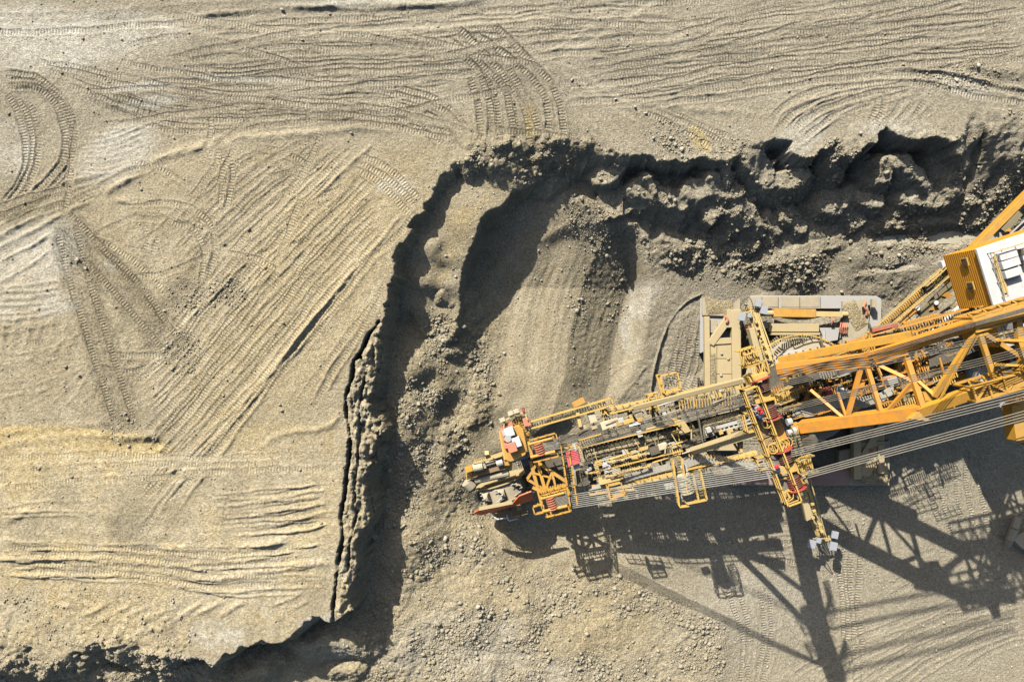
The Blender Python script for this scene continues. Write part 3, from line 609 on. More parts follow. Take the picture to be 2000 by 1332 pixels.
# ------------------------------------------------------------------ the ground mesh
far = np.maximum(np.abs(X) - 62, np.abs(Y) - 42)
Hs = H.astype(np.float32)
me = bpy.data.meshes.new('ground')
vv = np.stack([X, Y, Hs], -1).reshape(-1, 3).astype(np.float32)
me.vertices.add(len(vv)); me.vertices.foreach_set('co', vv.ravel())
idx = np.arange(NX * NY).reshape(NY, NX)
quads = np.stack([idx[:-1, :-1], idx[:-1, 1:], idx[1:, 1:], idx[1:, :-1]], -1).reshape(-1, 4).astype(np.int32)
nq = len(quads)
me.loops.add(nq * 4); me.loops.foreach_set('vertex_index', quads.ravel())
me.polygons.add(nq); me.polygons.foreach_set('loop_start', np.arange(0, nq * 4, 4, dtype=np.int32))
me.polygons.foreach_set('use_smooth', np.ones(nq, bool))
me.update(calc_edges=True)
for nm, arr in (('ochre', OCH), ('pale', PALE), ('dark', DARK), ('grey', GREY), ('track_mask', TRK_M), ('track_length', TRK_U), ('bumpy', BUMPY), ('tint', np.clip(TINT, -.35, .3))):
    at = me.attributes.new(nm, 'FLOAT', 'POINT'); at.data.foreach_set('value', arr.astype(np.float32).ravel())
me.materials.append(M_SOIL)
ground = bpy.data.objects.new('ground', me); COL.objects.link(ground); ground['kind'] = 'structure'; ground['label'] = 'dug ground of the open pit'
def ground_z(x, y):
    i = np.clip(np.searchsorted(GX, x) - 1, 0, NX - 2); j = np.clip(np.searchsorted(GY, y) - 1, 0, NY - 2)
    fx_ = (x - GX[i]) / (GX[i + 1] - GX[i]); fy_ = (y - GY[j]) / (GY[j + 1] - GY[j])
    return (Hs[j, i] * (1 - fx_) + Hs[j, i + 1] * fx_) * (1 - fy_) + (Hs[j + 1, i] * (1 - fx_) + Hs[j + 1, i + 1] * fx_) * fy_
# ------------------------------------------------------------------ loose stones
def stone_mat(name, c0, c1):
    m, t, b = new_mat(name)
    pos = N(t, 'ShaderNodeNewGeometry').outputs['Position']
    oi = N(t, 'ShaderNodeNewGeometry').outputs['Random Per Island']
    n2 = noise(t, pos, 3.0, 5, .65)
    f = mathn(t, 'ADD', mathn(t, 'MULTIPLY', oi, .65), mathn(t, 'MULTIPLY', n2, .4))
    t.links.new(mixc(t, f, c0, c1), b.inputs['Base Color'])
    b.inputs['Roughness'].default_value = .92; b.inputs['Specular IOR Level'].default_value = .15
    bp = N(t, 'ShaderNodeBump'); bp.inputs['Strength'].default_value = .6; bp.inputs['Distance'].default_value = .15
    t.links.new(noise(t, pos, 9, 4, .65), bp.inputs['Height']); t.links.new(bp.outputs[0], b.inputs['Normal'])
    return m
M_STONE = stone_mat('crumbled soil and stones', (.26, .22, .14), (.46, .41, .30))
M_ROCK = stone_mat('pale rock', (.36, .325, .245), (.52, .48, .39))
def ico(sub):
    bm = bmesh.new(); bmesh.ops.create_icosphere(bm, subdivisions=sub, radius=1.0)
    v = np.array([q.co[:] for q in bm.verts], np.float32); f = np.array([[q.index for q in p.verts] for p in bm.faces], np.int32)
    bm.free(); return v, f
def raw_mesh(name, v, f, mat, smooth_=False):
    m = bpy.data.meshes.new(name); m.vertices.add(len(v)); m.vertices.foreach_set('co', v.astype(np.float32).ravel())
    k = f.shape[1]; m.loops.add(f.size); m.loops.foreach_set('vertex_index', f.astype(np.int32).ravel())
    m.polygons.add(len(f)); m.polygons.foreach_set('loop_start', np.arange(0, f.size, k, dtype=np.int32))
    m.update(calc_edges=True); m.materials.append(mat)
    o = bpy.data.objects.new(name, m); COL.objects.link(o); return o
def scatter(name, n, weight, smin, smax, mat, seed, sub=1, power=2.4, label=''):
    r = np.random.RandomState(seed)
    wv = weight.copy(); wv[(np.abs(X) > 61) | (np.abs(Y) > 41)] = 0
    cdf = np.cumsum(wv.ravel().astype(np.float64)); cdf /= cdf[-1]
    k = np.searchsorted(cdf, r.rand(n)); jj, ii = np.unravel_index(np.minimum(k, X.size - 1), X.shape)
    x = GX[ii] + r.uniform(-.5, .5, n) * STEP; y = GY[jj] + r.uniform(-.5, .5, n) * STEP
    s = smin * (1 - r.rand(n) * (1 - (smin / smax) ** (power))) ** (-1 / power)
    z = ground_z(x, y)
    v0, f0 = ico(sub)
    nv = len(v0)
    a = r.rand(n) * 6.28; sc = r.uniform(.65, 1.25, (n, 3)) * np.array([1, 1, .75])
    V = v0[None] * sc[:, None, :] * (1 + r.uniform(-.3, .3, (n, nv, 1)))
    c, sn = np.cos(a)[:, None], np.sin(a)[:, None]
    tl = r.uniform(-.5, .5, (n, 1))
    Vx = V[..., 0] * c - V[..., 1] * sn; Vy = V[..., 0] * sn + V[..., 1] * c; Vz = V[..., 2] + tl * V[..., 0]
    V = np.stack([Vx, Vy, Vz], -1) * s[:, None, None] + np.stack([x, y, z + .2 * s], -1)[:, None, :]
    Fc = f0[None] + (np.arange(n) * nv)[:, None, None]
    o = raw_mesh(name, V.reshape(-1, 3), Fc.reshape(-1, 3), mat)
    o['kind'] = 'stuff'; o['label'] = label
    return o
low = roughmask
wr = R * low * np.clip(.25 + fbm(3.5, 701, 3, .6) * 1.6, .03, None)
wr = wr * (.5 + 1.2 * slump + .9 * rubble + .7 * faceR + .6 * foot)
scatter('rubble', 42000, wr, .05, .33, M_STONE, 3, 1, 2.7, 'crumbled lumps of soil lying on the broken slopes')
wb = onb * (.07 + .5 * (blow > .3) + .8 * np.clip(DARK - .3, 0, 1)) + strip * 1.0
for a in [(355,690,40,44),(370,575,50,34),(445,570,40,30),(240,835,44,30),(1380,280,90,30),(1320,255,50,30),(1900,140,100,30),(150,510,30,14)]:
    wb = wb + 2.2 * blob(a[0], a[1], a[2], a[3], BZ)
scatter('clods', 6500, wb, .045, .2, M_STONE, 5, 0, 2.6, 'small clods dropped on the bench')
wf = (~onb) * (1 - R * low) * (.4 + .6 * (fbm(5, 703, 3) > 0))
scatter('pebbles', 7000, wf, .04, .16, M_ROCK, 6, 0, 2.6, 'pale pebbles on the pit floor')
# boulders that can be told apart
BOULD = [(1755,500,.45,0,'pale rounded boulder lying alone below the muddy ditch'),(933,1184,.5,3.2,'tan boulder in the rubble below the bucket wheel shadow'),(1120,1142,.38,1.2,'small brown boulder beside the diagonal cable shadows'),
 (1319,283,.4,9,'angular pale rock topmost in the row above the broken edge'),(1331,292,.45,9,'largest pale rock in the row along the broken edge'),(1309,270,.34,9,'small rock at the upper end of the rock row'),(1261,222,.32,9,'rounded rock at the end of the thin wheel tracks'),(1240,210,.3,9,'grey stone beside the wheel tracks above the corner'),
 (1117,157,.3,10.8,'pale stone lying between the two curved wheel tracks'),(1909,130,.5,9,'boulder on the bench near the far top right corner'),(1868,156,.4,9,'flat white rock under the top right boulder'),(1680,261,.34,8.8,'tan rock on the lip above the shaded face'),(1202,195,.26,9.6,'small white stone on the slope beside the wheel track'),
 (818,790,.42,5,'block of brown soil on the slope right of the long shadow'),(870,1052,.5,4.4,'pale split block in the rubble left of the wheel'),(1000,1220,.3,3,'flat grey stone in the lower rubble'),(1080,1200,.34,2.2,'pale stone at the foot of the lower rubble slope'),(1244,1300,.3,1.2,'white stone near the lower edge of the rubble'),
 (1660,505,.25,.3,'white stone left of the lone boulder'),(553,631,.3,11,'dark clod beside the long diagonal furrow'),(547,790,.28,11,'dark clod in the furrow near the end of the diagonal band'),(152,508,.4,11,'dark lump of soil between the two crossing trails'),(168,524,.32,11,'smaller dark lump next to the crossing trails'),(985,690,.3,2.6,'flat pale slab on the smooth swath')]
v1_, f1_ = ico(2)
for i, (px, py, sz, z, lab) in enumerate(BOULD):
    r = np.random.RandomState(900 + i); q = P(px, py, z)
    gz = float(ground_z(np.array([q.x]), np.array([q.y]))[0]); q = P(px, py, gz); gz = float(ground_z(np.array([q.x]), np.array([q.y]))[0])
    V = v1_ * r.uniform(.75, 1.25, 3) * np.array([1, 1, .8])
    pl = r.normal(size=(9, 3)); pl /= np.linalg.norm(pl, axis=1)[:, None]
    for p_ in pl:                                      # knock flat facets off it
        dd = V @ p_; cut = r.uniform(.35, .7); V = V - np.clip(dd - cut, 0, None)[:, None] * p_ * .85
    V = V * (1 + r.uniform(-.05, .05, (len(V), 1))) * sz * .72
    dark_one = 'dark' in lab or 'brown' in lab
    o = raw_mesh('boulder', V, f1_, M_STONE if dark_one else M_ROCK)
    o.location = (q.x, q.y, gz + .25 * sz); o['label'] = lab; o['category'] = 'boulder'; o['group'] = 'loose boulders on the ground'
# ------------------------------------------------------------------ muddy water in the ditch
m, t, b = new_mat('muddy water'); pos = N(t, 'ShaderNodeNewGeometry').outputs['Position']
t.links.new(mixc(t, ramp(t, noise(t, pos, .5, 4), .35, .65), (.40, .37, .27), (.47, .43, .32)), b.inputs['Base Color'])
b.inputs['Roughness'].default_value = .12; b.inputs['Specular IOR Level'].default_value = .4
wz = 2.3
ring = [P(x, y, wz) for x, y in [(1680,468),(1700,456),(1740,454),(1790,452),(1850,449),(1920,446),(2010,443),(2010,474),(1920,473),(1850,476),(1790,478),(1740,480),(1700,478)]]
bm = bmesh.new(); bm.faces.new([bm.verts.new(p) for p in ring]); bmesh.ops.recalc_face_normals(bm, faces=bm.faces)
if bm.faces[:][0].normal.z < 0: bmesh.ops.reverse_faces(bm, faces=bm.faces)
me = bpy.data.meshes.new('ditch_water'); bm.to_mesh(me); bm.free(); me.materials.append(m)
o = bpy.data.objects.new('ditch_water', me); COL.objects.link(o); o['kind'] = 'structure'; o['label'] = 'muddy brown water standing in the ditch'
# ------------------------------------------------------------------ metal and paint
def paint(name, col, dirt=(.30, .25, .16), amount=.35, rough=.5, scale=1.2, streak=0.0, metal=0.0):
    m, t, b = new_mat(name)
    pos = N(t, 'ShaderNodeNewGeometry').outputs['Position']
    n = noise(t, pos, scale, 6, .68); n2 = noise(t, pos, scale * 9, 4, .7)
    f = mathn(t, 'MULTIPLY', ramp(t, n, .42, .72), amount * 1.3, True)
    f = mathn(t, 'ADD', f, mathn(t, 'MULTIPLY', ramp(t, n2, .5, .8), amount * .6), True)
    c = mixc(t, f, col, dirt)
    nz = N(t, 'ShaderNodeSeparateXYZ'); t.links.new(N(t, 'ShaderNodeNewGeometry').outputs['Normal'], nz.inputs[0])
    du = mathn(t, 'MULTIPLY', ramp(t, nz.outputs[2], .6, .95), ramp(t, noise(t, pos, scale * .45, 5, .6), .35, .75, .08, min(.4, amount * .6)), True)
    c = mixc(t, du, c, (.44, .37, .25))
    v = mathn(t, 'ADD', mathn(t, 'MULTIPLY', n2, .3), .85)
    t.links.new(mixc(t, 1.0, c, v, 'MULTIPLY'), b.inputs['Base Color'])
    b.inputs['Roughness'].default_value = rough; b.inputs['Metallic'].default_value = metal
    b.inputs['Specular IOR Level'].default_value = .3
    return m
M = {}
M['orange'] = paint('orange paint', (.66, .27, .025), dirt=(.27, .17, .075), amount=.42)
M['amber'] = paint('amber yellow paint', (.60, .30, .03), dirt=(.25, .17, .08), amount=.42)
M['yellow'] = paint('rail yellow paint', (.66, .40, .08), amount=.3)
M['pale_yellow'] = paint('sun bleached yellow paint', (.62, .44, .16), amount=.4)
M['beige'] = paint('dust covered beige steel', (.50, .39, .20), dirt=(.40, .34, .22), amount=.5)
M['dust'] = paint('dust caked steel', (.42, .36, .25), dirt=(.30, .26, .18), amount=.6, rough=.9)
M['steel'] = paint('worn grey steel', (.40, .41, .43), dirt=(.44, .38, .26), amount=.55, rough=.45)
M['light_steel'] = paint('pale galvanised steel', (.50, .50, .48), dirt=(.36, .32, .24), amount=.4, rough=.4)
M['dark'] = paint('dark oily steel', (.045, .042, .036), dirt=(.14, .12, .08), amount=.5, rough=.6)
M['grate'] = paint('dusty walkway grating', (.22, .185, .10), dirt=(.12, .10, .06), amount=.4, rough=.8)
M['rust_grate'] = paint('brown walkway grating', (.30, .17, .06), dirt=(.16, .14, .10), amount=.5, rough=.8)
M['black_grate'] = paint('dark grey walkway sheet', (.13, .125, .11), dirt=(.24, .20, .13), amount=.4, rough=.8)
M['cable'] = paint('greased wire rope', (.23, .215, .18), dirt=(.12, .11, .09), amount=.5, rough=.5)
M['pale_cable'] = paint('grey power cable', (.40, .385, .33), dirt=(.25, .22, .16), amount=.5, rough=.7)
M['rope'] = paint('black rubber cable', (.05, .05, .048), dirt=(.16, .14, .10), amount=.5, rough=.6)
M['rubber'] = paint('conveyor rubber', (.05, .05, .05), dirt=(.2, .17, .12), amount=.6, rough=.9)
M['white'] = paint('white sheet roof', (.66, .66, .66), dirt=(.42, .39, .33), amount=.4, rough=.5)
M['cream'] = paint('cream enamel', (.60, .53, .36), amount=.5)
M['red'] = paint('red paint', (.42, .045, .04), dirt=(.28, .13, .09), amount=.6)
M['pink'] = paint('faded pink red cover', (.62, .07, .095), dirt=(.5, .16, .15), amount=.3, rough=.8)
M['salmon'] = paint('faded red lead paint', (.60, .19, .11), dirt=(.5, .3, .2), amount=.35)
M['red_orange'] = paint('orange red paint', (.60, .11, .03), dirt=(.55, .28, .14), amount=.25)
M['maroon'] = paint('dark red rope groove', (.26, .075, .055), dirt=(.10, .07, .055), amount=.6)
M['rust'] = paint('rusty brown plate', (.27, .155, .065), dirt=(.20, .16, .10), amount=.5, rough=.8)
M['purple'] = paint('weathered red pontoon plate', (.36, .20, .185), dirt=(.34, .30, .25), amount=.6, rough=.7)
m, t, b = new_mat('ribbed amber wall')
tc = N(t, 'ShaderNodeNewGeometry').outputs['Position']; sp = N(t, 'ShaderNodeSeparateXYZ'); t.links.new(tc, sp.inputs[0])
b.inputs['Base Color'].default_value = (.66, .29, .02, 1); b.inputs['Roughness'].default_value = .5
wv = mathn(t, 'SINE', mathn(t, 'MULTIPLY', sp.outputs[2], 22.0)); bp = N(t, 'ShaderNodeBump'); bp.inputs['Strength'].default_value = .5; bp.inputs['Distance'].default_value = .03
t.links.new(wv, bp.inputs['Height']); t.links.new(bp.outputs[0], b.inputs['Normal'])
t.links.new(mixc(t, ramp(t, noise(t, tc, 1.5, 5), .45, .75, 0, .4), (.66, .29, .02), (.36, .22, .08)), b.inputs['Base Color'])
M['ribbed'] = m
m, t, b = new_mat('window glass'); b.inputs['Base Color'].default_value = (.03, .035, .04, 1); b.inputs['Roughness'].default_value = .08
M['glass'] = m
m, t, b = new_mat('lamp glass'); b.inputs['Base Color'].default_value = (.36, .375, .40, 1); b.inputs['Roughness'].default_value = .2
M['lamp'] = m
M_LOAD = soil_material('soil on the belt', attrs=False, k=.92)
for k_, c_, in (('skin', (.50, .30, .20)), ('shirt_grey', (.30, .32, .36)), ('shirt_blue', (.26, .31, .42)), ('trousers', (.05, .05, .06)), ('helmet', (.62, .03, .05)), ('hair', (.05, .03, .02)), ('boots', (.03, .025, .02))):
    M[k_] = paint('worker ' + k_.replace('_', ' '), c_, dirt=c_, amount=0, rough=.6)

# ------------------------------------------------------------------ shape kit
UX = Vector((-.948, -.318, 0)).normalized()          # towards the bucket wheel
VX = Vector((-UX.y * -1 * -1, UX.x, 0)); VX = Vector((-.318, .948, 0)).normalized()   # across, towards the top of the survey
ZX = Vector((0, 0, 1))
def V3(p): return p if isinstance(p, Vector) else P(*p)
class MB:
    def __init__(s): s.v = []; s.f = []
    def quadbox(s, c8):
        n = len(s.v); s.v += [Vector(c) for c in c8]
        for q in ((0, 3, 2, 1), (4, 5, 6, 7), (0, 1, 5, 4), (1, 2, 6, 5), (2, 3, 7, 6), (3, 0, 4, 7)): s.f.append(tuple(n + i for i in q))
        return s
    def box(s, c, lu, lv, h, u=UX, top=True, tilt=None):
        """box whose top middle is c"""
        c = V3(c); u = u.normalized(); v = Vector((-u.y, u.x, 0)).normalized(); w_ = u.cross(v).normalized()
        if w_.z < 0: w_ = -w_
        a, b_ = u * lu / 2, v * lv / 2
        lo = c - w_ * h
        s.quadbox([lo - a - b_, lo + a - b_, lo + a + b_, lo - a + b_, c - a - b_, c + a - b_, c + a + b_, c - a + b_]); return s
    def beam(s, p, q, w=.3, h=None):
        """rectangular bar from p to q; the points lie on its top face"""
        p, q = V3(p), V3(q); h = w if h is None else h
        d = q - p
        if d.length < 1e-4: return s
        d.normalize(); side = d.cross(ZX)
        if side.length < .05: side = Vector((1, 0, 0))
        side.normalize(); up = side.cross(d).normalized(); a = side * w / 2; dn = up * h
        s.quadbox([p - dn - a, q - dn - a, q - dn + a, p - dn + a, p - a, q - a, q + a, p + a]); return s
    def tube(s, p, q, r=.1, n=8, r2=None):
        p, q = V3(p), V3(q); r2 = r if r2 is None else r2
        d = (q - p)
        if d.length < 1e-4: return s
        d.normalize(); a = d.orthogonal().normalized(); b_ = d.cross(a); k = len(s.v)
        for (c, rr) in ((p, r), (q, r2)):
            for i in range(n):
                t_ = 2 * math.pi * i / n; s.v.append(c + a * math.cos(t_) * rr + b_ * math.sin(t_) * rr)
        for i in range(n): s.f.append((k + i, k + (i + 1) % n, k + n + (i + 1) % n, k + n + i))
        s.f.append(tuple(k + i for i in range(n))[::-1]); s.f.append(tuple(k + n + i for i in range(n))); return s
    def path(s, pts, r=.05, n=6):
        pts = [V3(p) for p in pts]
        for a, b_ in zip(pts, pts[1:]): s.tube(a, b_, r, n)
        return s
    def prism(s, pts, z0, z1):
        """traced outline at height z1, walls down to z0"""
        t_ = [P(x, y, z1) for x, y in pts]; n = len(t_); k = len(s.v)
        s.v += [Vector((p.x, p.y, z0)) for p in t_] + t_
        ar = sum(t_[i].x * t_[(i + 1) % n].y - t_[(i + 1) % n].x * t_[i].y for i in range(n))
        o = list(range(n)) if ar > 0 else list(range(n))[::-1]
        s.f.append(tuple(k + i for i in o[::-1])); s.f.append(tuple(k + n + i for i in o))
        for a, b_ in zip(o, o[1:] + o[:1]): s.f.append((k + a, k + b_, k + n + b_, k + n + a))
        return s
    def slab(s, pts, th=.05):
        """sloping sheet through 3-D points"""
        p = [V3(q) for q in pts]; n = len(p); k = len(s.v); nn = (p[1] - p[0]).cross(p[2] - p[0]).normalized()
        if nn.z < 0: p = p[::-1]; nn = -nn
        s.v += [q - nn * th for q in p] + p
        s.f.append(tuple(k + i for i in range(n))[::-1]); s.f.append(tuple(k + n + i for i in range(n)))
        for i in range(n): j = (i + 1) % n; s.f.append((k + i, k + j, k + n + j, k + n + i))
        return s
    def rail(s, pts, h=1.05, sp=1.4, r=.045, mid=True):
        """hand rail standing on a line"""
        p = [V3(q) for q in pts]; up = ZX * h
        for a, b_ in zip(p, p[1:]):
            s.beam(a + up, b_ + up, r * 2)
            if mid: s.beam(a + up * .5, b_ + up * .5, r * 1.4)
            n = max(1, int((b_ - a).length / sp))
            for i in range(n + 1):
                q = a.lerp(b_, i / n); s.quadpost(q, h, r * .8)
        return s
    def quadpost(s, q, h, r):
        s.quadbox([q + Vector((-r, -r, 0)), q + Vector((r, -r, 0)), q + Vector((r, r, 0)), q + Vector((-r, r, 0)),
                   q + Vector((-r, -r, h)), q + Vector((r, -r, h)), q + Vector((r, r, h)), q + Vector((-r, r, h))]); return s
    def slats(s, p, q, w=1.0, on=.16, gap=.1, th=.04):
        p, q = V3(p), V3(q); d = q - p; L = d.length; d.normalize(); n = max(1, int(L / (on + gap)))
        for i in range(n):
            a = p + d * (i * L / n); s.beam(a, a + d * on, w, th)
        return s
    def lattice(s, a, b_, w=.8, h=.8, bays=8, r=.06):
        a, b_ = V3(a), V3(b_); d = (b_ - a).normalized(); side = d.cross(ZX).normalized() * w / 2; up = side.cross(d).normalized() * h
        if up.z < 0: up = -up
        cs = [side, -side, side - up, -side - up]
        for c in cs: s.beam(a + c, b_ + c, r * 2)
        for i in range(bays):
            p, q = a.lerp(b_, i / bays), a.lerp(b_, (i + 1) / bays)
            s.beam(p + cs[0], p + cs[1], r * 1.4); s.beam(p + cs[i % 2], q + cs[1 - i % 2], r * 1.4)
            s.beam(p + cs[0], q + cs[2], r * 1.4); s.beam(p + cs[1], q + cs[3], r * 1.4); s.beam(p + cs[0], p + cs[2], r * 1.4); s.beam(p + cs[1], p + cs[3], r * 1.4)
        s.beam(b_ + cs[0], b_ + cs[1], r * 1.4); return s
    def drum(s, c, ax, R_, L_, n=20):
        c = V3(c); s.tube(c - ax * L_ / 2, c + ax * L_ / 2, R_, n); return s
    def build(s, name, mat, parent=None, label=None, bevel=0.0):
        me = bpy.data.meshes.new(name); off = ROOT_LOC if parent is not None else Vector((0, 0, 0))
        me.from_pydata([tuple(q - off) for q in s.v], [], s.f); me.update()
        me.materials.append(M[mat] if isinstance(mat, str) else mat)
        o = bpy.data.objects.new(name, me); COL.objects.link(o)
        if parent is not None: o.parent = parent
        if label: o['label'] = label
        if bevel: 
            bv = o.modifiers.new('edge', 'BEVEL'); bv.width = bevel; bv.segments = 2; bv.limit_method = 'ANGLE'
        return o
def islands(mb):
    up = list(range(len(mb.v)))
    def fd(a):
        while up[a] != a: up[a] = up[up[a]]; a = up[a]
        return a
    for f in mb.f:
        for a in f[1:]: up[fd(a)] = fd(f[0])
    out = {}
    for f in mb.f: out.setdefault(fd(f[0]), []).append(f)
    res = []
    for fs in out.values():
        n = MB(); mp = {}
        for f in fs:
            for a in f:
                if a not in mp: mp[a] = len(n.v); n.v.append(mb.v[a])
            n.f.append(tuple(mp[a] for a in f))
        res.append(n)
    return res
ROOT_LOC = Vector((0, 0, 0))
def root(name, loc, label, cat, group=None):
    global ROOT_LOC
    o = bpy.data.objects.new(name, None); COL.objects.link(o); o.location = loc; ROOT_LOC = Vector(loc)
    o['label'] = label; o['category'] = cat
    if group: o['group'] = group
    return o
# ------------------------------------------------------------------ the bucket wheel excavator
CX, CY = 1548, 762
EX = root('bucket_wheel_excavator', P(CX, CY, 0.0), 'huge orange bucket wheel excavator standing on a walking base in the pit', 'excavator')
rnd = random.Random(11)
LONE = {'belt_cover','roof_vent','deck_plate','roof_hatch','balcony_box','buffer_cylinder','drive_cover','warning_sign','bracket','girder_plate','valve_block','pump_box','winch_motor','deck_cover','bracket_post','small_box','tower_leg','bridge_leg','control_box','roof_joint','tower_floor_sheet','cross_girder','bolt','end_disc','stair_tread','boom_girder','truss_chord','walkway_brace','side_landing'}
def part(mb, name, mat, parent=EX, label=None, bevel=0):
    if name in LONE:
        o = None
        for k in islands(mb): o2 = k.build(name, mat, parent, label, bevel); o = o or o2
        return o
    return mb.build(name, mat, parent, label, bevel)

# ---- walking base
base = part(MB().prism([(1386,662),(1450,640),(1700,660),(1728,690),(1728,905),(1690,925),(1420,900),(1386,860)], .35, .55), 'walking_base', 'dark')
pn = part(MB().prism([(1368,584),(1376,577),(1712,578),(1722,584),(1722,690),(1642,690),(1642,603),(1450,603),(1450,660),(1368,690)], 0, 1.3), 'pontoon', 'steel', base, bevel=.06)
part(MB().prism([(1432,948),(1436,900),(1500,900),(1500,914),(1640,916),(1640,880),(1738,860),(1738,948)], 0, 1.3), 'pontoon', 'dust', base, 'grey pontoon with a faded red top plate', .06)
part(MB().prism([(1440,946),(1440,917),(1660,919),(1660,946)], 1.3, 1.36), 'red_plate', 'purple', base)
part(MB().prism([(1372,581),(1446,581),(1446,612),(1430,618),(1372,616)], 1.3, 1.62).prism([(1646,588),(1690,584),(1700,600),(1690,688),(1646,688)], 1.3, 1.7).prism([(1380,624),(1400,624),(1402,650),(1380,650)], 1.62, 2.1).prism([(1455,580),(1520,579),(1520,600),(1455,600)], 1.3, 1.36).prism([(1525,579),(1600,579),(1600,600),(1525,600)], 1.3, 1.34), 'deck_plate', 'dust', base, bevel=.03)
lf = MB().prism([(1378,662),(1448,662),(1450,740),(1444,770),(1444,880),(1380,880)], 1.4, 2.3)
lf.beam((1438,606,2.75), (1440,770,2.75), 1.0, .8).beam((1434,608,2.7), (1388,672,2.5), .85, .7).beam((1381,618,2.5), (1384,860,2.5), .6, .6).beam((1382,668,2.45), (1446,664,2.45), .7, .5).prism([(1420,604),(1448,604),(1448,640),(1420,640)], 1.3, 2.72)
part(lf, 'side_frame', 'beige', base, bevel=.05)
bolts = MB()
for x, y in ((1436, 674), (1422, 700), (1408, 732), (1434, 668), (1409, 690)): bolts.tube(P(x, y, 2.2), P(x, y, 2.46), .16, 8)
part(bolts, 'bolt', 'dust', base)
rf = MB().prism([(1668,826),(1728,826),(1728,870),(1700,930),(1666,930)], 1.4, 2.2).beam((1674,820,2.7), (1676,936,2.7), .85, .8).beam((1724,828,2.6), (1680,905,2.6), .8, .7).beam((1722,868,2.5), (1722,925,2.5), .7, .6).beam((1670,870,2.4), (1728,866,2.4), .5, .5).prism([(1690,905),(1734,905),(1734,944),(1690,944)], 1.3, 2.0)
part(rf, 'side_frame', 'beige', base, 'right side frame half in shadow', .05)
part(MB().prism([(1650,690),(1712,690),(1716,760),(1728,826),(1668,826)], .8, 1.9), 'deck_plate', 'dust', base, bevel=.03)
seams = MB()
for x in (1488, 1520, 1562, 1602): seams.beam(P(x,580,1.41), P(x,600,1.41), .05, .02)
for y in (700, 730, 800): seams.beam(P(1382,y,2.33), P(1444,y,2.33), .05, .02)
seams.beam(P(1400,664,2.33), P(1400,770,2.33), .05, .02).beam(P(1470,919,1.38), P(1470,945,1.38), .05, .02).beam(P(1560,919,1.38), P(1560,945,1.38), .05, .02)
part(seams, 'weld_seam', 'dark', base)
cyl = MB().beam((1512,611,2.5), (1594,612,2.5), .95, .8); part(cyl, 'hydraulic_cylinder', 'amber', base, bevel=.05)
c2 = MB().beam((1594,613,2.45), (1646,614,2.45), .6, .55); part(c2, 'cylinder_rod', 'pale_yellow', base)
part(MB().tube(P(1486,612,2.1), P(1514,612,2.1), .34, 10).tube(P(1644,614,2.2), P(1655,614,2.2), .3, 10).beam((1502,640,2.0), (1600,640,2.0), .95, .7).beam((1504,652,1.9),(1602,652,1.9), .3, .5), 'cross_beam', 'beige', base, bevel=.03)
part(MB().prism([(1474,634),(1500,626),(1500,640),(1478,648)], 1.3, 1.7).prism([(1600,640),(1640,640),(1636,664),(1612,668)], .6, 1.6).tube(P(1609,646,1.4), P(1609,664,1.4), .25, 8), 'pump_box', 'steel', base)
hoses = []
for k in range(4):
    x = 1643 + 4 * k; hoses.append(([(x, 630, 2.2), (x - 2, 640, 2.3), (x, 650, 2.1), (x - 4, 656, 1.4)], .07))
    hoses.append(([(1457 + 3 * k, 632, 1.9), (1455 + 3 * k, 645, 2.0), (1459 + 2 * k, 655, 1.4)], .07))
hoses += [([(1690, 590, 1.8), (1686, 600, 2.2), (1694, 606, 2.1), (1692, 616, 1.9)], .16), ([(1620,620,2.2),(1628,626,2.4),(1624,634,2)], .08), ([(1417,618,2.9),(1421,624,2.9),(1419,630,2.9)], .16)]
for k in range(3): hoses.append(([(1695 + 3 * k, 870, 2.4), (1700 + 3 * k, 880, 2.7), (1696, 892, 2.4)], .06))
for p_, r_ in hoses: part(MB().path(p_, r_), 'hose', 'salmon', base)
part(MB().tube(P(1697,594,1.3), P(1697,594,2.3), .12, 8).box((1708,592,2.6), .5, .9, .5, Vector((1,0,0))).tube(P(1685,598,1.3), P(1685,598,2.5), .1, 8), 'valve_block', 'dust', base)
part(MB().box((1383,746,1.0), .9, .5, .2, Vector((1,0,0))).rail([(1362,738,0.1), (1362,764,.1)], 1.0, .8).rail([(1362,764,.1), (1378,764,.1)], 1.0, .8).slats(P(1362,752,.6), P(1380,752,.6), 1.1), 'boarding_steps', 'dark', base)
tt = MB().tube(P(1560,762,.9), P(1560,762,2.9), 6.0, 48); part(tt, 'turntable', 'dust', base, bevel=.05)
part(MB().tube(P(1560,762,2.9), P(1560,762,3.35), 4.6, 40), 'slewing_ring', 'steel', base)
rr = [P(1560 + 108 * math.cos(a), 762 + 108 * math.sin(a), 2.9) for a in [math.radians(d) for d in range(210, 331, 10)]]
part(MB().rail(rr, 1.0, 1.2, .05), 'ring_handrail', 'yellow', base)
part(MB().slats(rr[0], rr[4], .8).slats(rr[4], rr[8], .8).slats(rr[8], rr[12], .8), 'ring_walkway', 'grate', base)

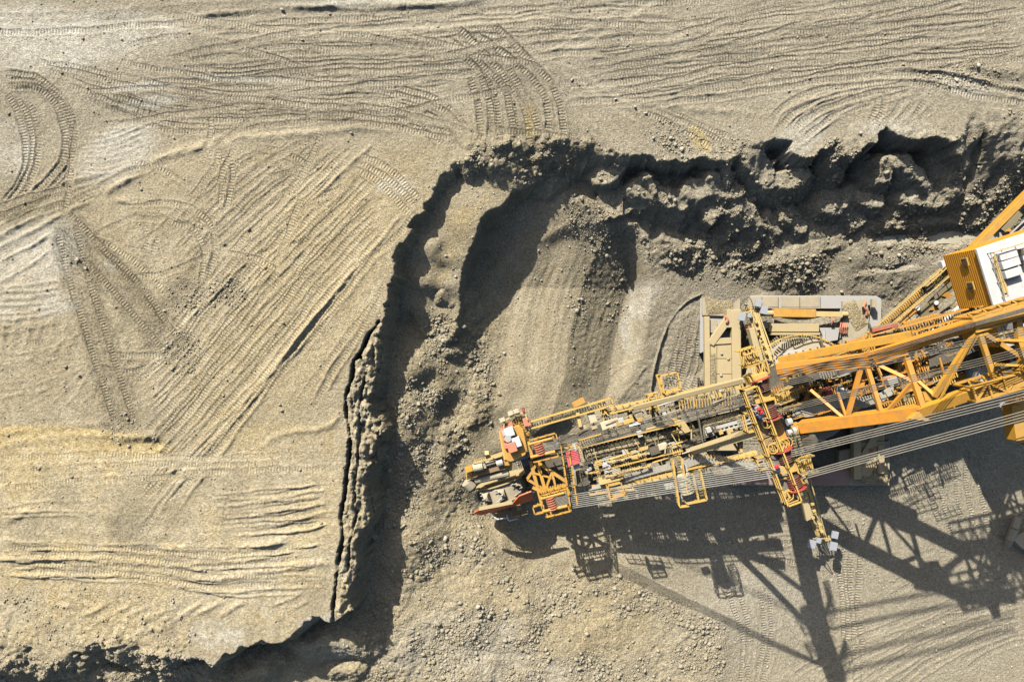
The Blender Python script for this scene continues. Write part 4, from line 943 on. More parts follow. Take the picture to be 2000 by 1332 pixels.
# ---- the two low arms with floodlights that reach over the pontoons
def light_arm(pts, lamps, boxarm, label):
    a, b_ = pts
    m_ = MB().lattice(P(*a), P(*b_), .7, .6, 10, .06).beam(P(a[0] + 14, a[1], a[2]), P(b_[0] + 9, b_[1], b_[2]), .12).beam(P(a[0] - 14, a[1], a[2] - .1), P(b_[0] - 9, b_[1], b_[2] - .1), .12)
    m_.beam(P(a[0] + 4, a[1], a[2] + .1), P(b_[0] + 2, b_[1], b_[2] + .1), .22, .2).beam(P(a[0] - 6, a[1], a[2] + .1), P(b_[0] - 4, b_[1], b_[2] + .1), .14, .2)
    for i in range(9): m_.box(P(a[0] + (b_[0] - a[0]) * (i + .4) / 9 + rnd.uniform(-5, 5), a[1] + (b_[1] - a[1]) * (i + .4) / 9, a[2] + .2), .35, .25, .25)
    arm = part(m_, 'lighting_arm', 'pale_yellow', EX, label)
    part(MB().prism(boxarm, a[2] - 1.4, a[2] - .3), 'arm_box_beam', 'beige', arm, bevel=.05)
    hd = MB(); ex = P(*b_)
    x0 = min(l[0] for l in lamps) - 3; x1 = max(l[0] for l in lamps) + 3; y0 = sum(l[1] for l in lamps) / len(lamps)
    hd.beam(P(x0, y0 + 4, b_[2] + .1), P(x1, y0 - 7, b_[2] + .1), .14).beam(P(x0 + 4, y0 - 6, b_[2] + .1), P(x1 - 4, y0 - 12 + 6, b_[2] + .1), .1).slats(P(x0 + 10, y0 - 2, b_[2] - .2), P(x1 - 12, y0 - 6, b_[2] - .2), .8)
    part(hd, 'lamp_bracket', 'pale_yellow', arm)
    for (x, y, s) in lamps:
        f = part(MB().box(P(x, y, b_[2] + .75), .62 * s, .72 * s, .35, Vector((.96, -.2, 0)).normalized()), 'floodlight', 'lamp', arm, bevel=.03)
        part(MB().box(P(x, y, b_[2] + .40), .5 * s, .6 * s, .4, Vector((.96, -.2, 0)).normalized()), 'floodlight_mount', 'dark', arm)
    return arm
la = light_arm([(1513,738,4.6), (1470,604,3.2)], [(1482,592,1.15), (1493,606,1.2), (1450,619,1.2), (1465,616,.7)], [(1463,642),(1474,640),(1492,704),(1480,708)], 'upper lattice arm with four floodlights over the grey pontoon')
part(MB().path([(1475,610,3.6),(1467,586,3.7),(1462,580,3.7),(1453,586,3.7),(1453,594,3.7),(1462,597,3.6)], .05), 'cable_loop', 'rope', la)
lb = light_arm([(1566,926,4.0), (1604,1046,2.6)], [(1587,1063,1.25), (1632,1045,1.1), (1629,1067,1.25), (1600,1056,.8)], [(1558,934),(1570,930),(1588,1012),(1576,1018)], 'lower lattice arm with floodlights reaching out over bare ground')
part(MB().path([(1592,1018,2.6),(1590,1030,2.2),(1596,1045,2.4)], .05).path([(1600,1066,2.8),(1618,1084,2.9)], .05).path([(1607,1062,2.8),(1620,1084,2.9)], .05), 'cable_loop', 'rope', lb)

# ---- slewing deck with its crowded plant
deck = part(MB().prism([(1500,722),(1700,668),(1925,640),(1985,690),(1950,770),(1800,800),(1560,846),(1510,800)], 4.2, 6.6), 'slewing_deck', 'dark')
part(MB().tube(P(1560,762,3.3), P(1560,762,4.4), 3.6, 32), 'centre_column', 'orange', deck)
def zt(px): return 12 + 12 * min(1.0, max(-.3, (px - 1530) / 370.0))
def clutter(n, x0, x1, ya, yb, z0, z1, mats, seed, szl=(.3, 1.3), names=('plant_box',)):
    """cabinets, pipes and beams standing on the deck between two traced lines"""
    r = random.Random(seed); by = []
    for i in range(n):
        x = r.uniform(x0, x1); f = (x - x0) / (x1 - x0); y = (ya[0] + (ya[1] - ya[0]) * f) + r.random() * ((yb[0] + (yb[1] - yb[0]) * f) - (ya[0] + (ya[1] - ya[0]) * f))
        mname = r.choice(mats); mb = MB(); z = r.uniform(z0, z1)
        kind = r.random()
        if kind < .35: mb.box((x, y, z), r.uniform(*szl), r.uniform(*szl) * .7, r.uniform(.4, 1.4))
        elif kind < .75:
            q = P(x, y, z); d = r.choice((UX, UX, VX)) * r.uniform(.8, 4.0); mb.tube(q, q + d + ZX * r.uniform(-.6, .6), r.uniform(.05, .17), 7)
        else:
            q = P(x, y, z); d = r.choice((UX, VX, VX)) * r.uniform(1.0, 3.2); mb.beam(q, q + d, r.uniform(.12, .3))
        by.append(('plant_cabinet' if kind < .35 else 'deck_pipe' if kind < .75 else 'deck_beam', mname, mb))
    return by
for nm_, mt, mb in (clutter(210, 1530, 1900, (735, 655), (822, 765), 6.7, 9.2, ['dark', 'dark', 'orange', 'orange', 'amber', 'grate', 'rope', 'steel', 'dark', 'orange'], 5)):
    part(mb, nm_, mt, deck)
for (xa, ya, xb, yb, z) in ((1560,770,1545,800,8.6), (1580,766,1562,812,8.6), (1600,760,1588,806,8.7), (1690,730,1672,800,9), (1760,700,1748,770,9.6), (1800,690,1786,760,9.6), (1860,668,1840,745,10)):
    part(MB().beam((xa, ya, z), (xb, yb, z), .42, .6), 'cross_girder', 'orange', deck)
wk = part(MB().slats(P(1560,705,9.4), P(1760,660,9.4), 1.0).slats(P(1545,742,8.8), P(1700,704,9.0), .9), 'deck_walkway', 'grate', deck)
part(MB().rail([(1560,711,9.4), (1760,666,9.4)], 1.0, 1.1).rail([(1545,748,8.8), (1700,710,9)], 1.0, .8).rail([(1560,700,9.4), (1760,655,9.4)], 1.0, 1.2), 'deck_handrail', 'orange', deck)
tray = MB()
for k in range(9):
    o = k * 2.1
    tray.path([(1548, 796 + o, 9.6), (1575, 797 + o, 9.7), (1600, 793 + o, 9.8), (1625, 781 + o, 9.9), (1650, 779 + o, 10), (1690, 775 + o * 1.2, 10.2), (1720, 768 + o, 10.2), (1745, 752 + o, 10.2)], .07, 5)
part(tray, 'cable_tray', 'pale_cable', deck)
tr2, tr3 = MB(), MB()
for k in range(12):
    o = k * 2.4
    tr2.path([(1815, 690 + o, 11), (1840, 683 + o, 11.4), (1870, 676 + o, 11.6), (1900, 660 + o, 11.8), (1930, 652 + o, 12)], .06, 5)
    tr3.path([(1545, 742 + o * .6, 10), (1600, 722 + o * .6, 10), (1680, 706 + o * .6, 10.2), (1760, 690 + o * .6, 10.4)], .06, 5)
for tb in (tr2, tr3): part(tb, 'cable_bundle', 'rope', deck)
part(MB().prism([(1732,738),(1752,733),(1756,748),(1738,754)], 8, 10.2), 'control_box', 'steel', deck, bevel=.05)
part(MB().box((1620,766,9.6), .7, 1.0, .8), 'red_box', 'pink', deck); part(MB().box((1646,766,10.4), .5, 1.4, .8), 'white_box', 'white', deck)
part(MB().box((1722,700,8.8), 3.4, 1.3, .9).box((1890,690,9.0), 2.6, 1.6, 1.0), 'deck_cover', 'grate', deck)
blk = MB().prism([(1566,853),(1592,848),(1600,860),(1592,876),(1578,880),(1566,870)], 6, 8.4); part(blk, 'oil_tank', 'dark', deck, bevel=.1)
part(MB().tube(P(1537,825,11.4), P(1546,823,11.4), .38, 10).tube(P(1548,842,11.6), P(1557,840,11.6), .38, 10).tube(P(1538,846,11.4), P(1546,844,11.4), .32, 10), 'buffer_cylinder', 'light_steel', deck)
part(MB().tube(P(1556,840,11.8), P(1576,836,12), .42, 12).box((1556,838,11.6), .9, 1.1, .8), 'boom_hinge', 'amber', deck, bevel=.04)

# ---- the big luffing truss
trs = part(MB().beam((1516,723,12), (1698,704,zt(1698)), 1.3, 1.3).beam((1698,702,zt(1698)), (1905,634,24), .9, 1.1), 'luffing_truss', 'orange', bevel=.04)
part(MB().beam((1905,634,24), (2060,590,25), .9, 1.0).beam((1520,705,zt(1520) - .6), (1780,655,zt(1780) - .6), .75, .6), 'truss_chord', 'amber', trs, bevel=.03)
part(MB().slab([P(1700,694,zt(1700) + .05), P(1772,670,zt(1772) + .05), P(1774,694,zt(1774) + .05), P(1712,712,zt(1712) + .05)], .9), 'gusset_plate', 'orange', trs, bevel=.03)
part(MB().beam((1560,837,zt(1550)), (1800,806,zt(1800)), 1.12, 1.2), 'truss_chord', 'orange', trs, 'lower orange chord of the truss', .04)
part(MB().beam((1796,808,zt(1796)), (1905,770,24), .85, 1.1).beam((1905,770,24), (2060,728,25.5), .9, .9).prism([(1790,806),(1830,790),(1866,790),(1866,800),(1810,822),(1775,818)], 20.2, 20.7), 'truss_chord', 'amber', trs, bevel=.03)
br = [((1583,761), (1650,818), .38), ((1687,706), (1656,818), .5), ((1692,706), (1725,812), .5), ((1698,704), (1782,744), .42), ((1727,812), (1784,748), .42), ((1770,690), (1806,800), .62), ((1794,744), (1826,772), .36),
      ((1910,652), (1826,776), .62), ((1916,652), (1950,756), .5), ((1922,650), (2006,704), .5), ((1950,756), (2004,716), .4), ((1637,766), (1653,814), .3), ((1905,655), (1838,778), .2)]
for (a, b_, w_) in br:
    part(MB().beam(P(a[0], a[1], zt(a[0]) - .15), P(b_[0], b_[1], zt(b_[0]) - .15), w_ * .72, w_ * .72), 'truss_brace', 'amber' if a[0] > 1780 else 'orange', trs)
part(MB().beam((1805,775,20.6), (1846,768,21.4), .8, .6).prism([(1802,770),(1846,764),(1848,776),(1806,784)], 19.6, 20.4), 'cross_platform', 'amber', trs)
for k in range(4): part(MB().path([P(1512, 737 - k * 4.2, 12.4), P(1600, 722 - k * 4.2, zt(1600) + .42), P(1700, 702 - k * 4, zt(1700) + .4), P(1800, 668 - k * 2.6, zt(1800) + .45), P(1905, 636 - k * 2.2, 24.3), P(2060, 592 - k * 2.2, 25.5)], .045, 5), 'pipe_run', 'rope', trs)
rb = MB()
for k in range(9): rb.box(P(1545 + 14 * k, 698 - 3 * k, zt(1545 + 14 * k) - .55), .12, .9, .3)
part(rb, 'chord_stiffener', 'amber', trs)
tf = random.Random(31)
for i in range(110):
    x = tf.uniform(1540, 1890); f = (x - 1540) / 350; y = 735 - 85 * f + tf.random() * (88 + 24 * f); z = tf.uniform(7.5, 10.5 + 3 * f); q = P(x, y, z); k = tf.random(); mt = tf.choice(['orange', 'amber', 'yellow', 'yellow', 'orange', 'rust_grate', 'pale_cable'])
    if k < .4: part(MB().rail([q, q + UX * tf.uniform(1.0, 3.5)], 1.0, .6, .04), 'catwalk_rail', mt, trs)
    elif k < .7: part(MB().beam(q, q + VX * tf.uniform(.8, 2.4) + UX * tf.uniform(-.5, .5), tf.uniform(.1, .22)), 'catwalk_bar', mt, trs)
    else: part(MB().slats(q, q + UX * tf.uniform(1.2, 3.0), tf.uniform(.6, .9), .12, .12), 'catwalk', mt, trs)
# rear frame that carries the counterweight, its lattice throws the shadow at the lower right
rear = MB()
for (ya, yb, z) in ((634, 590, 24), (770, 726, 24.6)):
    rear.lattice(P(1905, ya, z), P(2330, yb - 80, z + 1), 1.2, 2.6, 14, .10)
rear.lattice(P(2010, 690, 26), P(2090, 700, 9), 2.0, 2.0, 7, .14)
for x in (1990, 2080, 2170, 2260): rear.beam(P(x, 634 - (x - 1905) * .29, 24), P(x + 14, 770 - (x - 1905) * .29, 24), .5)
for x in (1990, 2080, 2170): rear.beam(P(x, 634 - (x - 1905) * .29, 24), P(x + 104, 770 - (x - 1905 + 90) * .29, 24), .35).beam(P(x + 90, 634 - (x - 1905 + 90) * .29, 24), P(x + 14, 770 - (x - 1905) * .29, 24), .35)
part(rear, 'counterweight_frame', 'amber')
part(MB().prism([(2200,470),(2330,430),(2370,610),(2240,650)], 16, 22), 'counterweight', 'orange', bevel=.1)
py_ = part(MB().beam((1986,790,22), (1996,860,22), .9, 1.2).prism([(1984,784),(2040,768),(2052,856),(1994,864)], 14, 16), 'rear_post', 'amber', bevel=.04)
part(MB().rail([(1974,792,17), (1994,866,17)], 1.1, 1.2).rail([(1994,866,17), (2040,856,17)], 1.1, 1.2).slats(P(1979,792,17), P(1998,862,17), .9), 'handrail', 'yellow', py_)
part(MB().tube(P(1955,788,20), P(1962,788,20), .35, 10, .2), 'loudspeaker', 'white', py_)
part(MB().path([(1966,1064,.0),(1972,1052,.9),(1982,1030,1.6),(1988,1008,1.8)], .5, 10).prism([(1976,1050),(2060,1010),(2060,1100),(1998,1072)], .2, 1.4), 'loading_chute', 'dust', EX, 'dark dusty chute low at the right edge')

# ---- tower head with the rope sheaves
TZ_ = 25.0
def tw(f, off=0.0, z=TZ_):
    """point along the tower walkway, f 0..1, moved sideways off px"""
    return P(1458 + 84 * f + off * .94, 757 + 221 * f - off * .34, z)
tower = part(MB().beam(P(1486,752,24.6), P(1566,962,24.6), 1.0, 1.7).beam(P(1471,756,24.4), P(1552,972,24.4), .35, .5), 'tower_head', 'orange', bevel=.04)
part(MB().slats(tw(0), tw(.35), 1.15, .2, .06), 'tower_walkway', 'grate', tower)
part(MB().slats(tw(.35), tw(.62), 1.15, .22, .04), 'tower_walkway', 'rust_grate', tower)
dk_ = MB()
for a, b_ in ((.16, .27), (.28, .34), (.60, .70), (.72, .80), (.82, .90), (.91, .995)): dk_.beam(tw(a, 0, TZ_ + .03), tw(b_, 0, TZ_ + .03), 1.0, .04)
part(dk_, 'tower_floor_sheet', 'black_grate', tower)
fr_ = MB()
for f in (0, .15, .275, .345, .45, .52, .60, .71, .81, .905, 1.0): fr_.beam(tw(f, -13), tw(f, 13), .14)
fr_.beam(tw(0, -13), tw(1, -13), .14).beam(tw(0, 13), tw(1, 13), .14)
part(fr_, 'tower_floor_frame', 'yellow', tower)
part(MB().rail([tw(0, -14), tw(1, -14)], 1.1, 1.3, .055).rail([tw(0, 14), tw(1, 14)], 1.1, 1.3, .055).rail([tw(1, -14), tw(1, 14)], 1.1, .6, .055).rail([tw(0, -14), tw(0, 14)], 1.1, .6, .055), 'tower_handrail', 'yellow', tower)
for (a, b_, w_) in (((1330,892,9.4), (1478,846,24), .6), ((1205,806,8.6), (1452,744,23.6), .45)):
    part(MB().beam(a, b_, w_, w_), 'tower_strut', 'beige', tower, bevel=.05)
part(MB().beam(P(1486,760,24), P(1500,760,6), .9, .9).beam(P(1552,950,24), P(1545,900,6), .9, .9).beam(P(1510,850,23), P(1516,815,6), .8, .8), 'tower_leg', 'orange', tower, bevel=.05)
part(MB().prism([(1508,824),(1522,818),(1530,850),(1516,868),(1510,862)], 21.5, 22.6), 'tower_panel', 'rust', tower)
def sheave(f, off, rad, ln, lab):
    c = tw(f, off, TZ_ + .1); ax = (tw(1) - tw(0)).normalized()
    s_ = part(MB().drum(c, ax, rad * .62, ln, 18), 'rope_sheave', 'dark', tower, lab)
    for k in range(6):
        part(MB().drum(c + ax * (-ln * .38 + ln * .76 * k / 5), ax, rad * .86, ln * .055, 22), 'sheave_disc', 'maroon', s_)
    return s_, c, ax
for (f, off, sg, lab) in ((.03, 30, -1, 'topmost rope sheave with the red end disc on its upper side'), (.253, 25, 1, 'second rope sheave from the top with a dark red end disc'), (.645, 22, -1, 'rope sheave beside the worker with a bright red end disc'), (.865, 21, 1, 'lowest rope sheave with the red end disc on its lower side')):
    s_, c, ax = sheave(f, off, .66, 1.0, lab)
    part(MB().drum(c + ax * sg * .58, ax, .84, .06, 28), 'end_disc', 'red', s_)
def guard(pts, cage, lab=None):
    g = part(MB().prism(pts, TZ_ - .3, TZ_ + .25), 'guard_platform', 'yellow', tower, lab, .03)
    a, b_ = cage
    part(MB().slab([P(*a[0], TZ_ + .2), P(*a[1], TZ_ + .2), P(*b_[1], TZ_ - 1.6), P(*b_[0], TZ_ - 1.6)], .06), 'stair_plate', 'amber', g)
    st = MB(); n = 7
    p0, p1, q0, q1 = P(*a[0], TZ_ + .3), P(*a[1], TZ_ + .3), P(*b_[0], TZ_ - 1.4), P(*b_[1], TZ_ - 1.4)
    for i in range(n + 1): st.beam(p0.lerp(q0, i / n), p1.lerp(q1, i / n), .12)
    part(st, 'stair_tread', 'yellow', g)
    part(MB().rail([p0, q0], 1.0, .7, .05).rail([p1, q1], 1.0, .7, .05), 'stair_rail', 'pale_yellow', g)
guard([(1472,774),(1512,764),(1516,780),(1477,790)], (((1512,770), (1516,788)), ((1538,754), (1543,778))))
guard([(1521,912),(1556,903),(1561,919),(1526,929)], (((1552,898), (1560,924)), ((1580,886), (1588,916))))
guard([(1462,736),(1498,726),(1503,742),(1468,752)], (((1462,728), (1478,744)), ((1452,734), (1460,752))))
def ladder_cage(x, y, dx, dy, n=5):
    mb = MB(); p = P(x, y, TZ_ + .6); q = P(x + dx, y + dy, TZ_ - .5)
    for i in range(n):
        c = p.lerp(q, i / (n - 1)); pts = [c + VX * .42 * math.cos(a) + UX * -.42 * math.sin(a) for a in [math.pi * k / 8 * 2 for k in range(9)]]
        mb.path(pts, .045, 5)
    mb.beam(p + VX * .25, q + VX * .25, .09).beam(p - VX * .25, q - VX * .25, .09)
    for i in range(9): mb.beam((p + VX * .25).lerp(q + VX * .25, i / 8), (p - VX * .25).lerp(q - VX * .25, i / 8), .06)
    part(mb, 'caged_ladder', 'yellow', tower)
ladder_cage(1498, 826, 4, 4, 3); ladder_cage(1510, 876, 28, -12, 6); ladder_cage(1540, 968, 8, -4, 3)
part(MB().slats(P(1448,812,23.6), P(1458,838,23.6), 1.0).slats(P(1475,890,23.6), P(1484,916,23.6), .9), 'side_platform', 'grate', tower)
part(MB().rail([(1444,806,23.6), (1452,842,23.6), (1468,838,23.6)], 1.1, .8, .055).rail([(1444,806,23.6), (1462,800,23.6)], 1.1, .8, .055).rail([(1468,892,23.6), (1478,916,23.6), (1492,912,23.6)], 1.1, .8, .055).rail([(1468,892,23.6), (1486,886,23.6)], 1.1, .8, .055), 'side_platform_rail', 'yellow', tower)
part(MB().lattice(P(1448,700,14), P(1480,690,14), 1.4, 1.2, 4, .07).slats(P(1448,706,13.6), P(1482,698,13.6), 1.4).rail([(1446,712,13.6), (1446,694,13.6), (1480,684,13.6)], 1.0, .8, .055).lattice(P(1470,728,15), P(1500,716,14), 1.2, 1, 4, .07), 'lower_platform', 'yellow', tower)
part(MB().rail([(1546,846,18), (1560,900,18)], 1.0, 1, .05).slats(P(1552,846,18), P(1564,892,18), .8), 'lower_platform', 'grate', tower)

# ---- ropes
def rope(pts, mat='cable', r=.038): part(MB().path(pts, r, 5), 'rope', mat, tower)
for k in range(8):
    o = k * 3.9; rope([P(1118, 966 + o * .95, 9.8), P(1510 + k * 4, 902 + o * .93, TZ_ + .8)], 'pale_cable', r=.033)
for k in range(5):
    o = k * 4.6; rope([P(1088, 868 + o, 9.8), P(1468 + k * 2, 764 + o * 1.1, TZ_ + .7)], 'rope' if k % 2 else 'cable', r=.028)
for k in range(4):
    rope([P(1545, 868 + k * 4 + 12, TZ_ + .8), P(2060, 748 + k * 6, 26)]); rope([P(1566, 924 + k * 4, TZ_ + .8), P(2060, 786 + k * 6, 26)])
    rope([P(1502, 750 + k * 3.4, TZ_ + .8), P(2060, 626 + k * 5, 27)], 'rope'); rope([P(1520, 798 + k * 3.2, TZ_ + .8), P(2060, 664 + k * 5, 27)], 'rope')
for k in range(3): rope([P(1330, 850 + k * 7, 10.2), P(1640, 862 + k * 4, 10)], 'rope', .03)

# ---- boom
def zb(x): return 8.0 + 4.0 * (x - 1050) / 400.0
def B(x, y, dz=0.0): return P(x, y, zb(x) + dz)
boom = part(MB().beam(B(1176,806), B(1452,752), .62, 1.3).beam(B(1200,798, -.1), B(1440,744, -.1), .3, .7), 'boom', 'pale_yellow', bevel=.03)
part(MB().beam(B(1150,956), B(1235,946), .5, 1.2).beam(B(1235,944), B(1330,922), .62, 1.3).beam(B(1330,922), B(1480,886), .4, 1.0), 'boom_girder', 'pale_yellow', boom, bevel=.03)
part(MB().beam(B(1362,880, -.2), B(1478,846, -.2), .7, .9).beam(B(1180,862, -.4), B(1330,826, -.4), .3, .8).beam(B(1168,912, -.3), B(1345,868, -.3), .3, .8), 'boom_girder', 'beige', boom, bevel=.03)
cm_ = MB()
for x, y0, y1 in ((1180,800,950),(1225,790,944),(1270,782,934),(1318,772,924),(1372,764,906),(1420,756,896)): cm_.beam(B(x, y0, -1.0), B(x + 34 * (y1 - y0) / 150, y1, -1.0), .3, .5)
for x in (1180, 1225, 1270, 1318, 1372): cm_.beam(B(x, 800 - (x - 1180) * .2, -1.2), B(x + 75, 935 - (x - 1180) * .25, -1.2), .2, .25)
part(cm_, 'boom_cross_member', 'pale_yellow', boom)
part(MB().slab([B(1135,872, -1.6), B(1478,792, -1.6), B(1486,850, -1.6), B(1150,934, -1.6)], .1), 'boom_floor', 'dark', boom)
bl = MB().slab([B(1138,878, -.55), B(1330,832, -.55), B(1338,856, -.55), B(1146,905, -.55)], .06).slab([B(1362,822, -.4), B(1478,790, -.4), B(1482,810, -.4), B(1368,846, -.4)], .06)
belt = part(bl, 'conveyor_belt', 'rubber', boom)
def heap(a, b_, wd, hgt, seed):
    """a ridge of loose soil lying on a belt"""
    a, b_ = V3(a), V3(b_); r = np.random.RandomState(seed); d = b_ - a; L = d.length; d.normalize(); sd = d.cross(ZX).normalized()
    n, k = max(8, int(L / .14)), 13; mb = MB()
    for i in range(n + 1):
        for j in range(k):
            t_ = -1 + 2 * j / (k - 1); e = min(1, i / 3, (n - i) / 3)
            mb.v.append(a + d * (L * i / n) + sd * (t_ * wd / 2) + ZX * (hgt * max(0, 1 - t_ * t_) * e * (1 + r.uniform(-.12, .12)) + r.uniform(0, .05) * (abs(t_) < .95)))
    for i in range(n):
        for j in range(k - 1): q = i * k + j; mb.f.append((q, q + k, q + k + 1, q + 1))
    return mb
part(heap(B(1142,891, -.52), B(1334,844, -.52), 1.25, .3, 1), 'belt_load', M_LOAD, belt); part(heap(B(1366,833, -.37), B(1480,800, -.37), 1.0, .28, 2), 'belt_load', M_LOAD, belt)
idl = MB()
for k in range(24):
    f = k / 23; idl.beam(B(1146 + 186 * f, 908 - 47 * f, -.1), B(1147 + 186 * f, 916 - 47 * f, -.1), .14, .2); idl.beam(B(1140 + 188 * f, 871 - 45 * f, -.1), B(1139 + 188 * f, 877 - 45 * f, -.1), .12, .2)
idl.beam(B(1145,907, -.05), B(1333,860, -.05), .14).beam(B(1147,916, -.05), B(1335,869, -.05), .14).beam(B(1138,870, -.05), B(1330,824, -.05), .14)
for k in range(13): f = k / 12; idl.beam(B(1368 + 110 * f, 846 - 30 * f, 0), B(1370 + 110 * f, 853 - 30 * f, 0), .16, .2)
idl.beam(B(1366,845, .05), B(1478,814, .05), .3, .2).beam(B(1370,853, .05), B(1480,822, .05), .14, .2).beam(B(1362,818, .05), B(1478,786, .05), .12, .2)
part(idl, 'idler_frame', 'light_steel', boom)
part(MB().beam(B(1262,838, .5), B(1324,820, .5), .28, .3).beam(B(1318,822, .6), B(1338,828, .6), .5, .5).beam(B(1312,848, .3), B(1340,838, .3), .4, .4).slab([B(1310,816, .7), B(1336,822, .7), B(1350,842, .5), B(1338,846, .5)], .1), 'belt_scraper', 'pale_yellow', boom)
part(MB().beam(B(1362,802, 1.0), B(1374,872, 1.0), .16, .3).beam(B(1366,852, .4), B(1330,874, .4), .3, .3).beam(B(1310,852,.3), B(1372,838,.3), .2, .3), 'transfer_chute', 'dark', boom)
nb, sb = MB(), MB()
for k in range(10):
    o = k * 3.0
    nb.path([B(1160, 846 + o * .8, .4), B(1230, 830 + o * .85, .4), B(1300, 812 + o * .85, .5), B(1380, 793 + o * .8, .6), B(1452, 772 + o * .7, .7)], .036, 5)
part(nb, 'cable_bundle', 'rope', boom)
for k in range(9):
    o = k * 2.3
    sb.path([B(1322, 900 + o, .4), B(1345, 893 + o, .5), B(1366, 886 + o, .5), B(1395, 890 + o, .6), B(1430, 896 + o, .7), B(1478, 899 + o, .8)], .055, 5)
part(sb, 'cable_bundle', 'pale_cable', boom, 'wavy grey power cable bundle')
ub, ub2 = MB(), MB()
for k in range(8):
    o = k * 2.2
    ub.path([B(1336, 784 + o, .5), B(1380, 781 + o, .6), B(1425, 775 + o, .7), B(1460, 774 + o, .8)], .05, 5)
    ub2.path([B(1092, 851 + o, .4), B(1130, 848 + o * .9, .4), B(1160, 836 + o, .4), B(1176, 826 + o, .5)], .05, 5)
part(ub, 'cable_bundle', 'rope', boom); part(ub2, 'cable_bundle', 'rope', boom)
rk = MB()
for k in range(26): f = k / 25; rk.beam(B(1326 + 140 * f, 782 - 12 * f, .75), B(1328 + 140 * f, 800 - 12 * f, .75), .07)
for k in range(22): f = k / 21; rk.beam(B(1345 + 130 * f, 885 + 10 * f, .9), B(1347 + 130 * f, 892 + 10 * f, .9), .09)
part(rk, 'cable_rack', 'yellow', boom)
lw = MB()
for k in range(10):
    o = k * 2.6; lw.path([B(1150, 953 - o * .2 + k, .1), B(1200, 935 + k * 1.4, .2), B(1262, 917 + k * 1.4, .3), B(1320, 902 + k * 1.2, .4)], .035, 5)
part(lw, 'cable_bundle', 'pale_cable', boom, 'grey cable fan along the south girder')
sw = part(MB().slats(B(1186,912, .1), B(1262,893, .1), 1.7, .1, .14).slats(B(1290,886, .1), B(1330,874, .1), .9, .12, .1), 'boom_walkway', 'pale_yellow', boom)
part(MB().rail([B(1184,900, .1), B(1262,882, .1)], 1.0, .9, .05).rail([B(1188,926, .1), B(1266,906, .1)], 1.0, .9, .05), 'boom_handrail', 'pale_yellow', boom)
part(MB().slats(B(1130,866, .3), B(1180,850, .3), 1.5, .12, .12).slats(B(1330,790,.4), B(1440,764,.4), .9, .14, .1), 'boom_walkway', 'grate', boom)
part(MB().rail([B(1130,858, .3), B(1172,846, .3)], 1.0, .8, .05).rail([B(1190,806, .2), B(1270,786, .2)], 1.0, .8, .05), 'boom_handrail', 'yellow', boom)
for (x, y, lu, lv, h, mt, nm) in ((1186,914,.8,1.0,.7,'white','switch_box'), (1204,920,.9,.6,.5,'cream','switch_box'), (1157,815,.75,1.15,.9,'cream','cable_box'), (1192,828,1.9,.75,.8,'cream','cable_box'), (1213,821,.6,.5,.6,'light_steel','pump_box'), (1210,827,.55,.5,.6,'amber','pump_box'), (1228,823,1.1,.4,.4,'yellow','pump_box'), (1240,829,1.2,.3,.4,'white','pump_box'), (1250,820,.5,.4,.4,'amber','pump_box'),
      (1295,872,.9,.6,.5,'cream','pump_box'), (1280,880,1.1,.8,.6,'dark','pump_box'), (1172,905,.5,.5,.5,'yellow','pump_box'), (1250,848,.5,.6,.7,'light_steel','pump_box'), (1385,840,.5,.5,.5,'light_steel','pump_box')):
    part(MB().box(B(x, y, .9), lu, lv, h), nm, mt, boom, bevel=.03)
part(MB().beam(B(1128,806, 1.0), B(1134,834, 1.0), .36, .5).beam(B(1125,806, .5), B(1124,830, .5), .08).beam(B(1163,905, .6), B(1176,946, .6), .42, .5).beam(B(1170,944, .6), B(1218,932, .6), .42, .5), 'bracket_post', 'pale_yellow', boom, bevel=.02)
part(MB().slab([B(1104,882, 1.4), B(1128,879, 1.4), B(1134,903, 1.4), B(1110,912, 1.4)], .5), 'red_tarpaulin', 'pink', boom, bevel=.04)
part(MB().rail([B(1103,874, .5), B(1128,868, .5), B(1134,882, .5)], 1.0, .8, .055), 'tarpaulin_rail', 'yellow', boom); part(MB().box(B(1127,912, .8), .7, .4, .4).box(B(1123,874, 1.5), .2, .7, .3), 'small_box', 'white', boom)
part(MB().prism([(1124,920),(1160,912),(1166,944),(1128,952)], 6.4, 6.5), 'boom_pit', 'dark', boom)
wf_ = MB().rail([B(1185,945, 1), B(1210,939, 1), B(1218,962, 1), B(1190,972, 1), B(1185,945, 1)], .9, .7, .06).beam(B(1186,946, 1.2), B(1192,972, 1.2), .3, .3).beam(B(1190,971, 1.1), B(1218,963, 1.1), .25, .2)
part(wf_, 'rope_guide_frame', 'amber', boom)
for (a, b_, w_) in (((1318,894), (1331,982), .95), ((1356,922), (1368,972), .8)):
    part(MB().slats(B(a[0], a[1], 1), B(b_[0], b_[1], 1), w_), 'winch_walkway', 'grate', boom)
part(MB().rail([B(1310,896, 1), B(1323,986, 1), B(1340,984, 1)], 1.0, .9, .06).rail([B(1327,892, 1), B(1338,960, 1)], 1.0, .9, .06).rail([B(1350,926, 1), B(1361,976, 1)], 1.0, .9, .05).rail([B(1364,918, 1), B(1376,972, 1), B(1338,980, 1)], 1.0, .9, .06), 'winch_handrail', 'yellow', boom)
wd_ = part(MB().drum(B(1338,945, 1.3), VX, .62, 2.0, 20), 'rope_winch', 'cream', boom)
wg = MB()
for k in range(7): wg.drum(B(1338,945, 1.3) + VX * (-.85 + .28 * k), VX, .7, .16, 22)
part(wg, 'winch_groove', 'cream', wd_)
part(MB().box(B(1308,950,1.0), .9, .5, .5).box(B(1337,916,1.2), .6, .7, .6).box(B(1340,964,.9), 1.2, .7, .5), 'winch_motor', 'light_steel', boom, bevel=.04)
